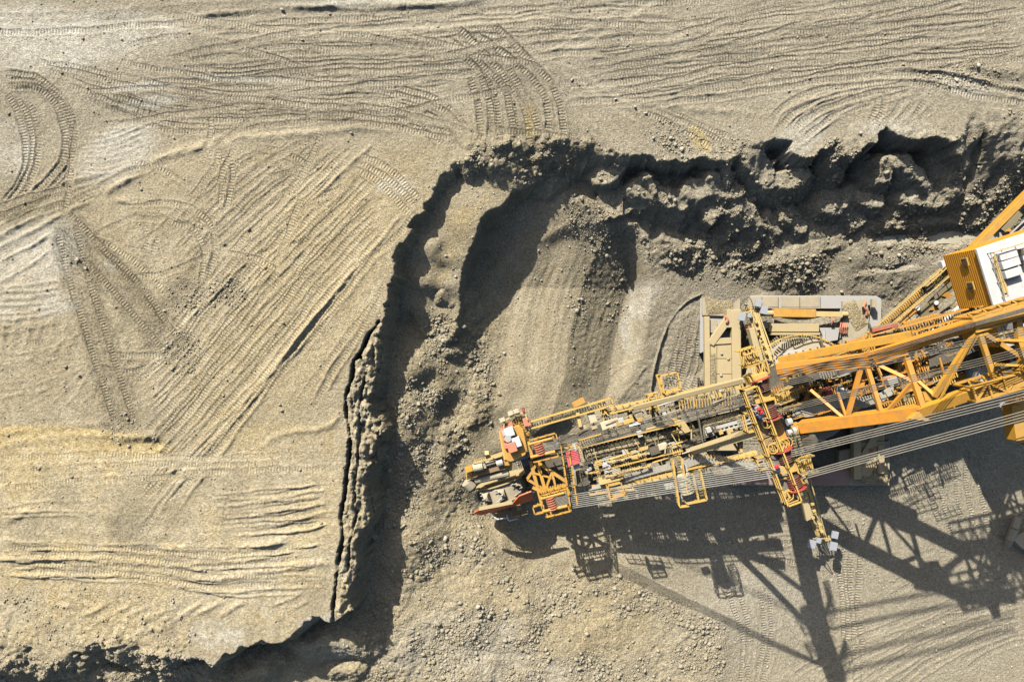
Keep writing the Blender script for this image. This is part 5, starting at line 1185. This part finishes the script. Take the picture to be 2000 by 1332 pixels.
np_ = part(MB().slats(P(1290,742,11), P(1318,735,11), 1.9, .1, .16), 'side_platform', 'grate', boom)
part(MB().rail([(1285,734,11), (1318,726,11), (1326,758,11), (1294,768,11), (1285,734,11)], 1.0, .8, .06).beam((1284,732,11.2), (1296,780,11), .3, .25).beam((1290,768,11), (1326,758,11), .2), 'side_platform_rail', 'yellow', boom)
part(MB().slats(P(1268,772,10.6), P(1276,800,10.6), .8).rail([(1262,772,10.6), (1268,806,10.6)], 1.0, .8, .06).rail([(1276,768,10.6), (1284,800,10.6)], 1.0, .8, .06).rail([(1260,770,10.6), (1282,764,10.6)], 1.0, .6, .055), 'side_walkway', 'yellow', boom)
for k, z in enumerate((0, .3, .6)): part(MB().beam(B(1180, 806 - 3 * k, .3 + z), B(1268, 784 - 3 * k, .3 + z), .06), 'guard_wire', 'pale_yellow', boom)
lad = MB().beam(P(1178,780,9.5), P(1192,828,9.5), .12).beam(P(1168,784,9.5), P(1182,832,9.5), .12)
for k in range(8): f = k / 7; lad.beam(P(1168 + 14 * f, 784 + 48 * f, 9.45), P(1178 + 14 * f, 780 + 48 * f, 9.45), .08)
part(lad, 'ladder', 'yellow', boom)
gw = part(MB().slats(P(1038,827,8.6), P(1182,787,9.3), .85, .1, .17), 'head_walkway', 'grate', boom)
gr = MB().rail([(1034,822,8.6), (1178,780,9.3)], 1.05, 1.0, .075).rail([(1038,834,8.6), (1180,794,9.3)], 1.05, 1.0, .075).rail([(1178,780,9.3), (1192,776,9.3), (1194,788,9.3), (1182,792,9.3)], 1.0, .8, .05)
part(gr, 'head_handrail', 'yellow', boom); part(MB().box((1130,786,9.9), 1.3, .6, .2, Vector((.9, .45, 0))), 'lamp_plate', 'amber', boom)

fit = random.Random(21)
for i in range(150):
    x = fit.uniform(1135, 1465); o = fit.choice([-70, -62, -52, -44, 22, 30, 38, 46, 54, 62]) + fit.uniform(-3, 3)
    y = 884 - (x - 1140) * .235 + o * (1 - (x - 1140) / 1400); k = fit.random(); mt = fit.choice(['yellow', 'yellow', 'pale_yellow', 'dark', 'grate', 'beige', 'light_steel', 'rope'])
    q = B(x, y, fit.uniform(.1, .9))
    if k < .3: part(MB().box(q, fit.uniform(.25, .8), fit.uniform(.2, .5), .4), 'boom_fitting', mt, boom)
    elif k < .6: part(MB().tube(q, q + UX * fit.uniform(.6, 3.0) + ZX * fit.uniform(-.3, .2), fit.uniform(.03, .09), 6), 'boom_pipe', mt, boom)
    else: part(MB().beam(q, q + VX * fit.uniform(.5, 1.6) + UX * fit.uniform(-.4, .4), fit.uniform(.06, .14)), 'boom_bar', mt, boom)
part(MB().rail([B(1200,792,.1), B(1440,740,.1)], 1.0, .7, .045).rail([B(1240,938,.1), B(1330,916,.1), B(1470,884,.1)], 1.0, .7, .045).rail([B(1150,962,.1), B(1235,952,.1)], 1.0, .7, .045).rail([B(1135,872,.2), B(1325,826,.2)], .8, .6, .035).rail([B(1150,922,.2), B(1330,878,.2)], .8, .6, .035), 'boom_handrail', 'yellow', boom)
for (a_, b2_, wd_, hh_, sd_) in (((1378,598,1.62),(1432,592,1.62),2.2,.10,61), ((1655,592,1.72),(1684,640,1.72),1.7,.09,62), ((1387,690,2.32),(1389,760,2.32),1.2,.07,63), ((1682,928,2.02),(1726,934,2.02),1.4,.1,64)):
    part(heap(P(*a_), P(*b2_), wd_, hh_, sd_), 'soil_spill', M_LOAD, base)
# ---- head of the boom: bucket wheel, drive, cab and frame
head = part(MB().beam((1036,900,8.6), (1062,998,8.6), .35, .5).beam((1048,902,8.7), (1114,946,9), .32, .4).beam((1050,904,8.7), (1066,962,8.8), .34, .4).beam((1048,906,8.6), (1030,936,8.5), .26, .3).beam((1030,936,8.4), (1066,958,8.5), .26, .3).beam((1078,922,8.9), (1066,956,8.8), .22, .3).beam((1078,922,8.9), (1086,954,8.9), .22, .3).beam((1042,924,8.7), (1080,934,8.8), .18, .25).beam((1064,960,8.8), (1112,946,9), .3, .35).beam((1040,952,8.6),(1062,962,8.7), .3, .35), 'head_frame', 'amber')
part(MB().slats(P(1100,868,9.2), P(1118,980,9.2), .9, .12, .14), 'cross_walkway', 'grate', head)
part(MB().rail([(1094,868,9.2), (1112,984,9.2)], 1.05, .9, .065).rail([(1108,866,9.2), (1126,982,9.2)], 1.05, .9, .065), 'cross_walkway_rail', 'amber', head)
def rope_block(x, y, lab):
    s_ = MB()
    for k in range(6): s_.drum(P(x + 1.5 * k, y + 4.2 * k, 9.8), VX, .52, .09, 18)
    o = part(s_, 'rope_block', 'salmon', head, lab)
    fb = MB().rail([(x - 16, y - 8, 9.3), (x + 34, y - 22, 9.3), (x + 38, y - 10, 9.3)], .9, .7, .06).tube(P(x - 18, y + 2, 10), P(x + 28, y - 10, 10), .16, 8).tube(P(x - 14, y + 27, 10), P(x + 34, y + 16, 10), .16, 8).beam(P(x - 18, y - 4, 9.6), P(x - 10, y + 30, 9.6), .3, .3).beam(P(x + 30, y - 14, 9.6), P(x + 38, y + 22, 9.6), .2, .3).rail([(x - 8, y + 34, 9.3), (x + 40, y + 22, 9.3)], .9, .7, .06)
    part(fb, 'block_frame', 'amber', head)
    ln = MB()
    for k in range(9): ln.path([P(x, y + 2.6 * k, 10), P(x + 44, y - 12 + 2.6 * k, 9.9)], .045, 5)
    part(ln, 'block_rope', 'cable', head)
rope_block(1050, 866, 'upper rope block'); rope_block(1074, 972, 'lower rope block')
part(MB().slats(P(1068,1000,9), P(1108,986,9), 1.0).rail([(1066,998,9), (1072,1008,9), (1112,996,9), (1108,984,9)], 1.0, .7, .06).slats(P(1050,964,9),P(1110,950,9), .9).rail([(1052,958,9), (1108,944,9)], 1.0, .7, .05).rail([(1040,986,9), (1060,980,9), (1062,996,9), (1044,1000,9), (1040,986,9)], 1.0, .5, .06), 'head_platform', 'amber', head)
part(MB().prism([(1014,892),(1108,866),(1122,940),(1040,962)], 5.6, 6.4), 'head_floor', 'dark', head)
part(MB().beam((1000,900,7.6), (1050,882,8), .5, .8).slats(P(1012,905,7), P(1034,898,7), 1.0, .08, .1), 'chute_frame', 'light_steel', head)
# cab
cab = part(MB().prism([(977,842),(1014,830),(1022,838),(1030,878),(1026,888),(1010,898),(996,902),(988,898)], 6.8, 10.0), 'operator_house', 'amber', bevel=.05)
part(MB().prism([(974,845),(977,842),(988,898),(984,898)], 8.3, 9.4), 'house_flank', 'yellow', cab)
part(MB().prism([(986,860),(989,859),(992,876),(989,877)], 9, 9.7), 'house_window', 'glass', cab)
for (x, y, lu, lv, h, mt, nm) in ((995,844,.95,.9,.7,'white','air_conditioner'), (1009,864,.85,1.0,.7,'white','air_conditioner'), (986,846,.5,.55,.5,'light_steel','vent_box'), (989,848,1.0,1.2,.35,'salmon','roof_box'), (998,868,1.5,.55,.4,'salmon','roof_box'), (1000,874,.9,1.0,.9,'salmon','roof_box')):
    part(MB().box((x, y, 10.0 + h), lu, lv, h), nm, mt, cab, bevel=.04)
part(MB().drum(P(992,856,10.4), ZX, .36, .7, 14), 'roof_fan', 'steel', cab)
fp = part(MB().slats(P(986,830,9), P(1028,818,9), 1.2, .14, .1), 'front_balcony', 'grate', cab)
part(MB().rail([(984,836,9), (985,820,9), (1004,808,9), (1024,803,9), (1030,818,9)], 1.1, .7, .06), 'balcony_rail', 'pale_yellow', cab)
part(MB().prism([(984,828),(1000,823),(1003,833),(986,838)], 9.3, 9.8).prism([(1020,818),(1032,815),(1038,830),(1024,834)], 9.3, 9.9), 'balcony_box', 'salmon', cab, bevel=.03)
part(MB().tube(P(982,816,10), P(984,824,10), .16, 6).tube(P(1021,796,10.2), P(1023,804,10.2), .16, 6).box((983,833,10), .4, .4, .4), 'warning_sign', 'red', cab)
for x, y in ((997,807), (1008,803), (981,820)): part(MB().box((x, y, 10.3), .55, .4, .35), 'spotlight', 'cream', cab)
part(MB().lattice(P(1010,816,9.4), P(1026,850,9.4), .9, .9, 5, .06).beam((1006,816,9.6), (1030,812,9.6), .14).lattice(P(1026,846,9), P(1034,890,9), .6, .6, 6, .06), 'cab_frame', 'amber', cab)
# wheel
WC = P(985, 965, 7.7); WR = 3.25; WC = Vector((WC.x, WC.y, 4.3)); WA = VX
whl = MB().drum(WC, WA, WR * .84, 1.7, 40); wheel = part(whl, 'bucket_wheel', 'dust', EX, 'soil caked bucket wheel with toothed buckets')
part(MB().drum(WC + WA * .92, WA, WR * .93, .12, 40).drum(WC - WA * .92, WA, WR * .93, .12, 40), 'wheel_rim', 'beige', wheel)
def bucket(ang):
    ca, sa = math.cos(ang), math.sin(ang); rd = UX * ca + ZX * sa; tg = -UX * sa + ZX * ca          # outwards, and the way the wheel turns
    tg = -tg
    o = WC + rd * WR * .86; mb = MB(); n = 8; hw, dp = .62, .72
    # a scoop: half ring of sheet metal, open towards tg
    prev = None; rings = []
    for i in range(n + 1):
        a = math.pi * i / n
        x = math.cos(a) * hw; r_ = math.sin(a) * dp
        rings.append((o + WA * x + rd * r_ + tg * (.52 - .72 * math.sin(a) ** 2), o + WA * x * .8 + rd * r_ * .62 - tg * .42))
    for (a0, b0), (a1, b1) in zip(rings, rings[1:]):
        k = len(mb.v); th = rd * .07
        mb.v += [a0, b0, b1, a1, a0 + th, b0 + th, b1 + th, a1 + th]
        for q in ((0, 1, 2, 3), (7, 6, 5, 4), (0, 4, 5, 1), (1, 5, 6, 2), (2, 6, 7, 3), (3, 7, 4, 0)): mb.f.append(tuple(k + i for i in q))
    b_ = part(mb, 'bucket', 'dust', wheel)
    bk = MB(); bk.v = [r_[1] + tg * .05 for r_ in rings] + [r_[1] for r_ in rings]; m_ = n + 1; bk.f = [tuple(range(m_)), tuple(range(2 * m_ - 1, m_ - 1, -1))] + [(i, m_ + i, m_ + (i + 1) % m_, (i + 1) % m_) for i in range(m_)]
    part(bk, 'bucket_back', 'dark', b_)  # plate coloured dark to stand for the shade inside the scoop
    tm = MB()
    for i in range(5):
        a = math.pi * (i + .5) / 5; p = o + WA * math.cos(a) * hw * 1.02 + rd * (math.sin(a) * dp + .05) + tg * (.46 - .72 * math.sin(a) ** 2)
        tm.tube(p, p + tg * .36 + rd * .05, .08, 5, .03)
    part(tm, 'bucket_tooth', 'light_steel', b_)
for k in range(10): bucket(2 * math.pi * (k + .32) / 10)
part(MB().drum(WC + WA * .1, WA, .55, 2.4, 18), 'wheel_hub', 'steel', wheel)
ws = WC - WA * 1.05
sh = MB()
pts = [(924,1003,7.0), (941,1006,6.4), (1040,976,7.6), (1037,960,8.6), (1014,970,8.4), (1002,983,8.0), (936,996,7.8)]
sh.slab([P(924,1003,7.2), P(941,1006,6.6), P(1003,988,6.8), P(1002,983,7.9), P(936,996,7.8)], .12).slab([P(1002,983,7.9), P(1003,988,6.8), P(1042,976,7.2), P(1038,960,8.4), P(1014,969,8.4)], .12)
part(sh, 'wheel_guard', 'red_orange', wheel)
part(MB().slab([P(936,997,7.9), P(1002,984,8.0), P(1000,978,8.0), P(936,990,7.9)], .1), 'guard_lip', 'beige', wheel)
drv = part(MB().prism([(921,921),(988,904),(992,914),(924,934)], 6.4, 8.2), 'wheel_drive', 'rust', bevel=.05)
part(MB().tube(P(928,938,7.4), P(994,923,7.6), .42, 14), 'drive_casing', 'dust', drv); part(MB().tube(P(912,940,6.6), P(922,950,6.4), .7, 14), 'drive_end', 'dust', drv)
part(MB().tube(P(924,914,8.7), P(943,910,8.7), .42, 14), 'drive_motor', 'cream', drv, bevel=.04); part(MB().tube(P(970,906,8.6), P(982,902,8.6), .34, 12), 'drive_motor', 'steel', drv)
part(MB().prism([(908,914),(922,910),(924,920),(910,924)], 7.6, 8.8).prism([(984,898),(996,895),(998,908),(986,910)], 7.8, 9.2), 'drive_cover', 'amber', drv, bevel=.04)
sl_ = MB()
for k in range(6): sl_.beam((910,921 + 3 * k,8.2 - .2 * k), (924,918 + 3 * k,8.2 - .2 * k), .13); sl_.beam((987,905 + 3 * k,8.6 - .2 * k), (1000,902 + 3 * k,8.6 - .2 * k), .13)
part(sl_, 'drive_grille', 'yellow', drv)
part(MB().slats(P(928,905,8), P(984,892,8), .9, .1, .12).rail([(926,902,8), (982,886,8)], 1.0, .8, .055).beam((951,888,9), (953,896,8.4), .4, .5).beam((953,896,8.6), (984,886,8.8), .4, .3), 'drive_walkway', 'pale_yellow', drv)
part(MB().tube(P(944,908,8.3), P(970,900,8.3), .3, 10).box((946,909,8.8), .25, .6, .5), 'drive_shaft', 'dust', drv)
part(MB().path([(965,1010,5.2), (972,1014,5.2), (991,1010,5.2), (994,1017,5.2), (1012,1012,5.2)], .09).path([(991,1010,5.2),(990,1004,5.2)], .09), 'bent_pipe', 'white', wheel)
part(MB().rail([(968,1000,5.4), (996,992,5.4), (1002,1006,5.4), (1030,998,5.4)], 1.0, .7, .055).slats(P(975,1005,5.2), P(1030,990,5.2), .9).box((1013,990,6.6), .5, .7, .6), 'side_landing', 'rust_grate', wheel)

# ---- machine houses
hs_ = part(MB().prism([(1908,487),(2080,430),(2116,546),(1942,598)], 13.0, 17.9), 'machine_house', 'ribbed')
part(MB().prism([(1907,486),(2080,429),(2117,547),(1942,600)], 17.9, 18.15), 'house_roof', 'white', hs_, bevel=.03)
rf_ = MB()
for a, b_ in (((1951,495), (1985,485)), ((1956,512), (1990,501)), ((1962,530), (1994,520))): rf_.prism([a, b_, (b_[0] + 5, b_[1] + 15), (a[0] + 5, a[1] + 15)], 18.15, 18.75)
part(rf_, 'roof_hatch', 'white', hs_, bevel=.03)
part(MB().prism([(1994,486),(1999,485),(2001,497),(1996,498)], 18.15, 18.7).prism([(1998,508),(2003,507),(2005,518),(2000,519)], 18.15, 18.7), 'roof_vent', 'dark', hs_)
part(MB().rail([P(1928,496,18.15), P(2060,455,18.15)], .9, 1.2, .035).rail([P(1928,496,18.15), P(1956,580,18.15)], .9, 1.2, .035).beam(P(1945,500,18.3), P(1966,572,18.3), .4, .12), 'roof_rail', 'pale_yellow', hs_)
for (f, z) in ((.18, 15.6), (.60, 15.4)):
    a, b_ = P(1907, 486, 18), P(1942, 600, 18); c = a.lerp(b_, f); d = (b_ - a).normalized(); nrm = Vector((d.y, -d.x, 0)).normalized()
    if nrm.x > 0: nrm = -nrm
    c = Vector((c.x, c.y, z)); q = c + nrm * .06
    fr = MB().quadbox([q - d * .4 - nrm * .04, q + d * .4 - nrm * .04, q + d * .4 + nrm * .04, q - d * .4 + nrm * .04, q - d * .4 - nrm * .04 + ZX * .9, q + d * .4 - nrm * .04 + ZX * .9, q + d * .4 + nrm * .04 + ZX * .9, q - d * .4 + nrm * .04 + ZX * .9])
    wn_ = part(fr, 'house_window', 'yellow', hs_); q = q + nrm * .05 + ZX * .12
    part(MB().quadbox([q - d * .3 - nrm * .03, q + d * .3 - nrm * .03, q + d * .3 + nrm * .03, q - d * .3 + nrm * .03, q - d * .3 - nrm * .03 + ZX * .66, q + d * .3 - nrm * .03 + ZX * .66, q + d * .3 + nrm * .03 + ZX * .66, q - d * .3 + nrm * .03 + ZX * .66]), 'window_pane', 'glass', wn_)
h2 = part(MB().prism([(1942,612),(2090,566),(2110,630),(1962,678)], 10.0, 15.6), 'electrical_house', 'ribbed')
part(MB().prism([(1941,611),(2090,565),(2111,631),(1962,680)], 15.6, 15.8), 'house_roof', 'light_steel', h2)
part(MB().prism([(1974,618),(2012,607),(2018,634),(1982,644)], 15.8, 17.0), 'roof_unit', 'white', h2, bevel=.04)
part(MB().rail([(1958,648,15.8), (1985,640,15.8)], 1.0, .8, .05).beam((1955,620,16), (1966,676,16), .08).beam((1945,636,15.95), (1962,632,15.95), .1).beam((1950,654,15.95), (1978,648,15.95), .1), 'roof_rail', 'yellow', h2)
hw_ = part(MB().slats(P(1938,605,16.2), P(2080,563,16.2), .9), 'house_walkway', 'grate')
part(MB().rail([(1900,600,15.4), (2080,556,16.4)], 1.1, .8, .06).rail([(1904,612,15.4), (2080,568,16.4)], 1.1, .8, .06), 'house_walkway_rail', 'orange', hw_)
h3 = part(MB().prism([(1962,650),(2090,618),(2110,700),(1984,732)], 9, 13.4), 'lower_house', 'ribbed')
part(MB().prism([(1961,649),(2090,617),(2111,701),(1984,733)], 13.4, 13.6), 'house_roof', 'white', h3)
for k in range(3): part(MB().beam(P(1972 + 12 * k, 652 - 3 * k, 13.75), P(1990 + 12 * k, 728 - 3 * k, 13.75), .25, .1), 'roof_joint', 'dark', h3)
part(MB().prism([(1910,720),(1952,700),(1962,745),(1920,768)], 8, 10.6), 'plant_room', 'light_steel', bevel=.04)
part(MB().box((1975,728,14.6), 1.6, 1.8, 2.0), 'roof_cabinet', 'dark', h3)
# ladder bridge, drum and stairs beside the truss
lbz = 12.5
bd = part(MB().slats(P(1652,676,lbz - 2), P(1745,646,lbz - .5), .8).slats(P(1745,648,lbz), P(1902,606,lbz + 1), .95, .12, .14), 'service_bridge', 'grate')
part(MB().rail([(1650,668,lbz - 2), (1745,640,lbz - .5)], 1.0, 1.0, .06).rail([(1654,684,lbz - 2), (1745,656,lbz - .5)], 1.0, 1.0, .06).rail([(1745,641,lbz), (1898,599,lbz + 1)], 1.0, .45, .075).rail([(1748,656,lbz), (1904,612,lbz + 1)], 1.0, .45, .06), 'bridge_rail', 'orange', bd)
part(MB().rail([(1520,712,9), (1600,690,9), (1690,660,9.6)], 1.0, .9, .06).rail([(1528,722,9), (1604,700,9), (1692,670,9.6)], 1.0, .9, .06), 'bridge_rail', 'yellow', bd)
dm = part(MB().tube(P(1706,658,11.2), P(1756,646,11.6), .95, 22), 'hose_drum', 'grate'); part(MB().beam((1704,646,12.2), (1754,634,12.6), .3, .2).beam((1708,668,12), (1758,658,12.4), .2, .2).drum(P(1731,651,11.4), UX, .6, .05, 16), 'drum_guard', 'red', dm)
part(MB().lattice(P(1684,664,12), P(1702,690,12), 1.0, 1.0, 5, .07).rail([(1690,650,12), (1700,688,12)], 1.0, .8, .06).lattice(P(1770,640,11), P(1840,622,12), .9, 1, 8, .06), 'drum_frame', 'amber', dm)
cr = MB()
for k in range(8): cr.beam(P(1778 + 16 * k, 646 - 4 * k, 10.6), P(1784 + 16 * k, 664 - 4 * k, 10.6), .12).beam(P(1778 + 16 * k, 664 - 4 * k, 10.5), P(1794 + 16 * k, 642 - 4 * k, 10.5), .09)
part(cr, 'pipe_rack', 'yellow', dm)
part(MB().slab([P(1842,650,11.5), P(1880,628,12.5), P(1888,636,12.5), P(1868,650,11.5)], .3), 'cover_plate', 'orange', dm)
part(MB().rail([(1880,500,14), (1886,540,14), (1898,620,14)], 1.1, .9, .055).slats(P(1886,506,14), P(1900,600,14), .6), 'house_gallery', 'orange')

# ------------------------------------------------------------------ conveyor bridge leaving to the upper right
CBR = root('conveyor_bridge', P(1800, 560, 0), 'long orange conveyor bridge running diagonally under the white roofed house', 'conveyor bridge')
def cz(y): return 5.0 + (720 - y) / 340.0 * 2.0
def C_(x, y, dz=0): return P(x, y, cz(y) + dz)
gd = MB().beam(C_(1664,702), C_(1915,478), .75, 1.1).beam(C_(1905,486), C_(2060,330), .7, 1.1); cbr = part(gd, 'bridge_girder', 'amber', CBR, bevel=.03)
part(MB().beam(C_(1690,700,.05), C_(1790,605,.05), .42, .2).beam(C_(1848,556,.1), C_(1905,500,.1), .6, .2), 'girder_plate', 'orange', CBR)
part(MB().slab([C_(1790,612, .3), C_(1875,528, .3), C_(1888,540, .3), C_(1806,626, .3)], .12).slab([C_(1956,448, .3), C_(1990,412, .3), C_(1998,420, .3), C_(1966,456, .3)], .12), 'belt_cover', 'grate', CBR, bevel=.02)
cb_ = part(MB().slab([C_(1762,690, -.7), C_(2060,398, -.7), C_(2086,424, -.7), C_(1800,702, -.7)], .08), 'conveyor_belt', 'rubber', CBR)
part(heap(C_(1782,692, -.66), C_(1868,606, -.66), 1.5, .24, 3), 'belt_load', M_LOAD, CBR); part(heap(C_(1868,606, -.66), C_(2070,408, -.66), 1.5, .24, 4), 'belt_load', M_LOAD, CBR)
pp = MB().tube(C_(1750,712,.3), C_(1890,586,.5), .28, 12).tube(C_(1880,594, .5), C_(1904,566,.5), .2, 10); part(pp, 'water_pipe', 'light_steel', CBR)
part(MB().beam(C_(1726,668,.1), C_(1880,532,.1), .12).beam(C_(1730,674,.1), C_(1884,538,.1), .1).beam(C_(1960,470,.1), C_(2060,376,.1), .12).beam(C_(1966,476,.1), C_(2066,382,.1), .1), 'idler_frame', 'light_steel', CBR)
cw = part(MB().slats(C_(1640,704, .4), C_(1870,508, .4), .9, .1, .16).slats(C_(1800,566,.5), C_(1868,506,.5), 1.3, .3, .25), 'bridge_walkway', 'grate', CBR)
part(MB().rail([C_(1632,700, .4), C_(1862,498, .4)], 1.0, 1.2, .05).rail([C_(1648,708, .4), C_(1878,512, .4)], 1.0, 1.2, .05).rail([C_(1800,560,.5), C_(1846,518,.5), C_(1862,500,.5)], 1.0, .9, .05), 'walkway_rail', 'pale_yellow', CBR)
tk = MB()
for k in range(7): tk.beam(C_(1812 + 9 * k, 556 - 8 * k, .6), C_(1826 + 9 * k, 570 - 8 * k, .6), .1)
part(tk, 'walkway_brace', 'yellow', CBR)
part(MB().box(C_(1848,514,1.3), .9, .7, .7).box(C_(1858,504,1.3), .7, .6, .6), 'control_box', 'white', CBR, bevel=.03); part(MB().box(C_(1815,562,.9), .9, 1.2, .8), 'motor_box', 'dark', CBR, bevel=.03)
for x, y in ((1877,573), (1793,603), (1829,592), (1828,635)): part(MB().tube(C_(x, y, .6), C_(x, y, 1.0), .28, 10, .2), 'lamp', 'white', CBR)
part(MB().slab([C_(1840,578,.5), C_(1852,570,.5), C_(1862,578,.5), C_(1852,582,.4)], .1).slab([C_(1815,606,.5), C_(1828,598,.5), C_(1840,606,.4)], .1).slab([C_(1965,452,.5),C_(1972,446,.5),C_(1978,452,.5)], .1), 'bracket', 'orange', CBR)
lg = MB()
for (x, y) in ((1700, 690), (1990, 410)): q = C_(x, y, -1.0); lg.beam(q, Vector((q.x, q.y, 0)), .5, .5)
part(lg, 'bridge_leg', 'amber', CBR)

# ------------------------------------------------------------------ workers on the tower walkway
def person(feet, face, bend, shirt, label):
    """standing figure bent forward at the hips; face = direction looked at"""
    global ROOT_LOC
    ROOT_LOC = Vector((0, 0, 0))
    f = face.normalized(); sd = Vector((-f.y, f.x, 0))
    def tp(h, fw=0, s=0):      # torso point h above the hip, bent
        return ZX * .92 + (ZX * math.cos(bend) + f * math.sin(bend)) * h + (f * math.cos(bend) - ZX * math.sin(bend)) * fw + sd * s
    bm = bmesh.new(); vs = []; ra = []; ed = []
    def av(p, r, prev=None):
        v = bm.verts.new(p); vs.append(v); ra.append(r)
        if prev is not None: bm.edges.new((prev, v))
        return v
    pel = av(ZX * .92, .16); ch = av(tp(.28), .17, pel); sh = av(tp(.5), .15, ch); nk = av(tp(.6), .06, sh); hdv = av(tp(.70, .02), .10, nk); av(tp(.82, .02), .085, hdv)
    for s in (-1, 1):
        hp = av(ZX * .86 + sd * s * .11, .10, pel); kn = av(ZX * .48 + sd * s * .13 + f * .05, .068, hp); an = av(ZX * .09 + sd * s * .14, .048, kn); av(ZX * .05 + sd * s * .15 + f * .2, .04, an)
        so_ = av(tp(.49, 0, s * .2), .07, sh); el = av(tp(.28, .12, s * .27), .048, so_); wr = av(tp(.16, .34, s * .22), .034, el); pm = av(tp(.13, .42, s * .21), .036, wr)
        for k in range(4): a = av(tp(.12, .47, s * .21 + (k - 1.5) * .022), .0095, pm); av(tp(.09, .50 - .006 * abs(k - 1.3), s * .21 + (k - 1.5) * .024), .008, a)
        av(tp(.15, .46, s * .17), .010, pm)
    me = bpy.data.meshes.new('person'); bm.to_mesh(me); bm.free()
    o = bpy.data.objects.new('person', me); COL.objects.link(o); o.location = feet
    sk = o.modifiers.new('skin', 'SKIN'); 
    for i, r_ in enumerate(ra): me.skin_vertices[0].data[i].radius = (r_, r_); 
    me.skin_vertices[0].data[0].use_root = True
    sub = o.modifiers.new('smooth', 'SUBSURF'); sub.levels = 1; sub.render_levels = 1
    me.materials.append(M['skin']); o['label'] = label; o['category'] = 'person'; o['group'] = 'workers on the tower walkway'
    def child(mb, name, mat):
        c = mb.build(name, mat); c.parent = o; return c
    hc = tp(.80, .02); upv = (tp(.9) - tp(.7)).normalized()
    hm = MB(); hm.tube(hc, hc + upv * .10, .145, 14, .11).tube(hc + upv * .10, hc + upv * .14, .11, 14, .04).tube(hc - upv * .015, hc, .17, 14); child(hm, 'helmet', 'helmet')
    child(MB().tube(tp(.02), tp(.30), .20, 12, .215).tube(tp(.30), tp(.52), .215, 12, .15).tube(tp(.50, 0, -.19), tp(.29, .11, -.27), .088, 8, .066).tube(tp(.50, 0, .19), tp(.29, .11, .27), .088, 8, .066), 'jacket', shirt)
    tr_ = MB().tube(ZX * .80, ZX * 1.0, .185, 12)
    for s in (-1, 1): tr_.tube(ZX * .88 + sd * s * .1, ZX * .48 + sd * s * .13 + f * .05, .115, 10, .085).tube(ZX * .48 + sd * s * .13 + f * .05, ZX * .1 + sd * s * .14, .085, 10, .07)
    child(tr_, 'trousers', 'trousers')
    bt = MB()
    for s in (-1, 1): bt.box(ZX * .12 + sd * s * .15 + f * .07, .3, .12, .11, f)
    child(bt, 'boots', 'boots')
    fc = MB().tube(tp(.70, .12), tp(.68, .145), .018, 6)
    for s in (-1, 1): fc.tube(tp(.735, .1, s * .035), tp(.735, .112, s * .035), .012, 6).tube(tp(.71, 0, s * .1), tp(.71, .02, s * .115), .025, 6)
    fc.tube(tp(.64, .1, -.03), tp(.64, .1, .03), .008, 5); child(fc, 'face', 'skin')
fz = TZ_ + .05
person(P(1510,916,fz), Vector((-.5, .85, 0)), .75, 'shirt_grey', 'worker in grey jacket and red helmet standing alone beside the lower rope sheave')
person(P(1476,812,fz), Vector((-.25, .95, 0)), .6, 'shirt_blue', 'worker in blue grey jacket and red helmet, nearer the ladder cage of the pair')
person(P(1470,796,fz), Vector((-.9, .3, 0)), .15, 'shirt_grey', 'worker in red helmet behind another on the tower walkway beside the upper sheaves')
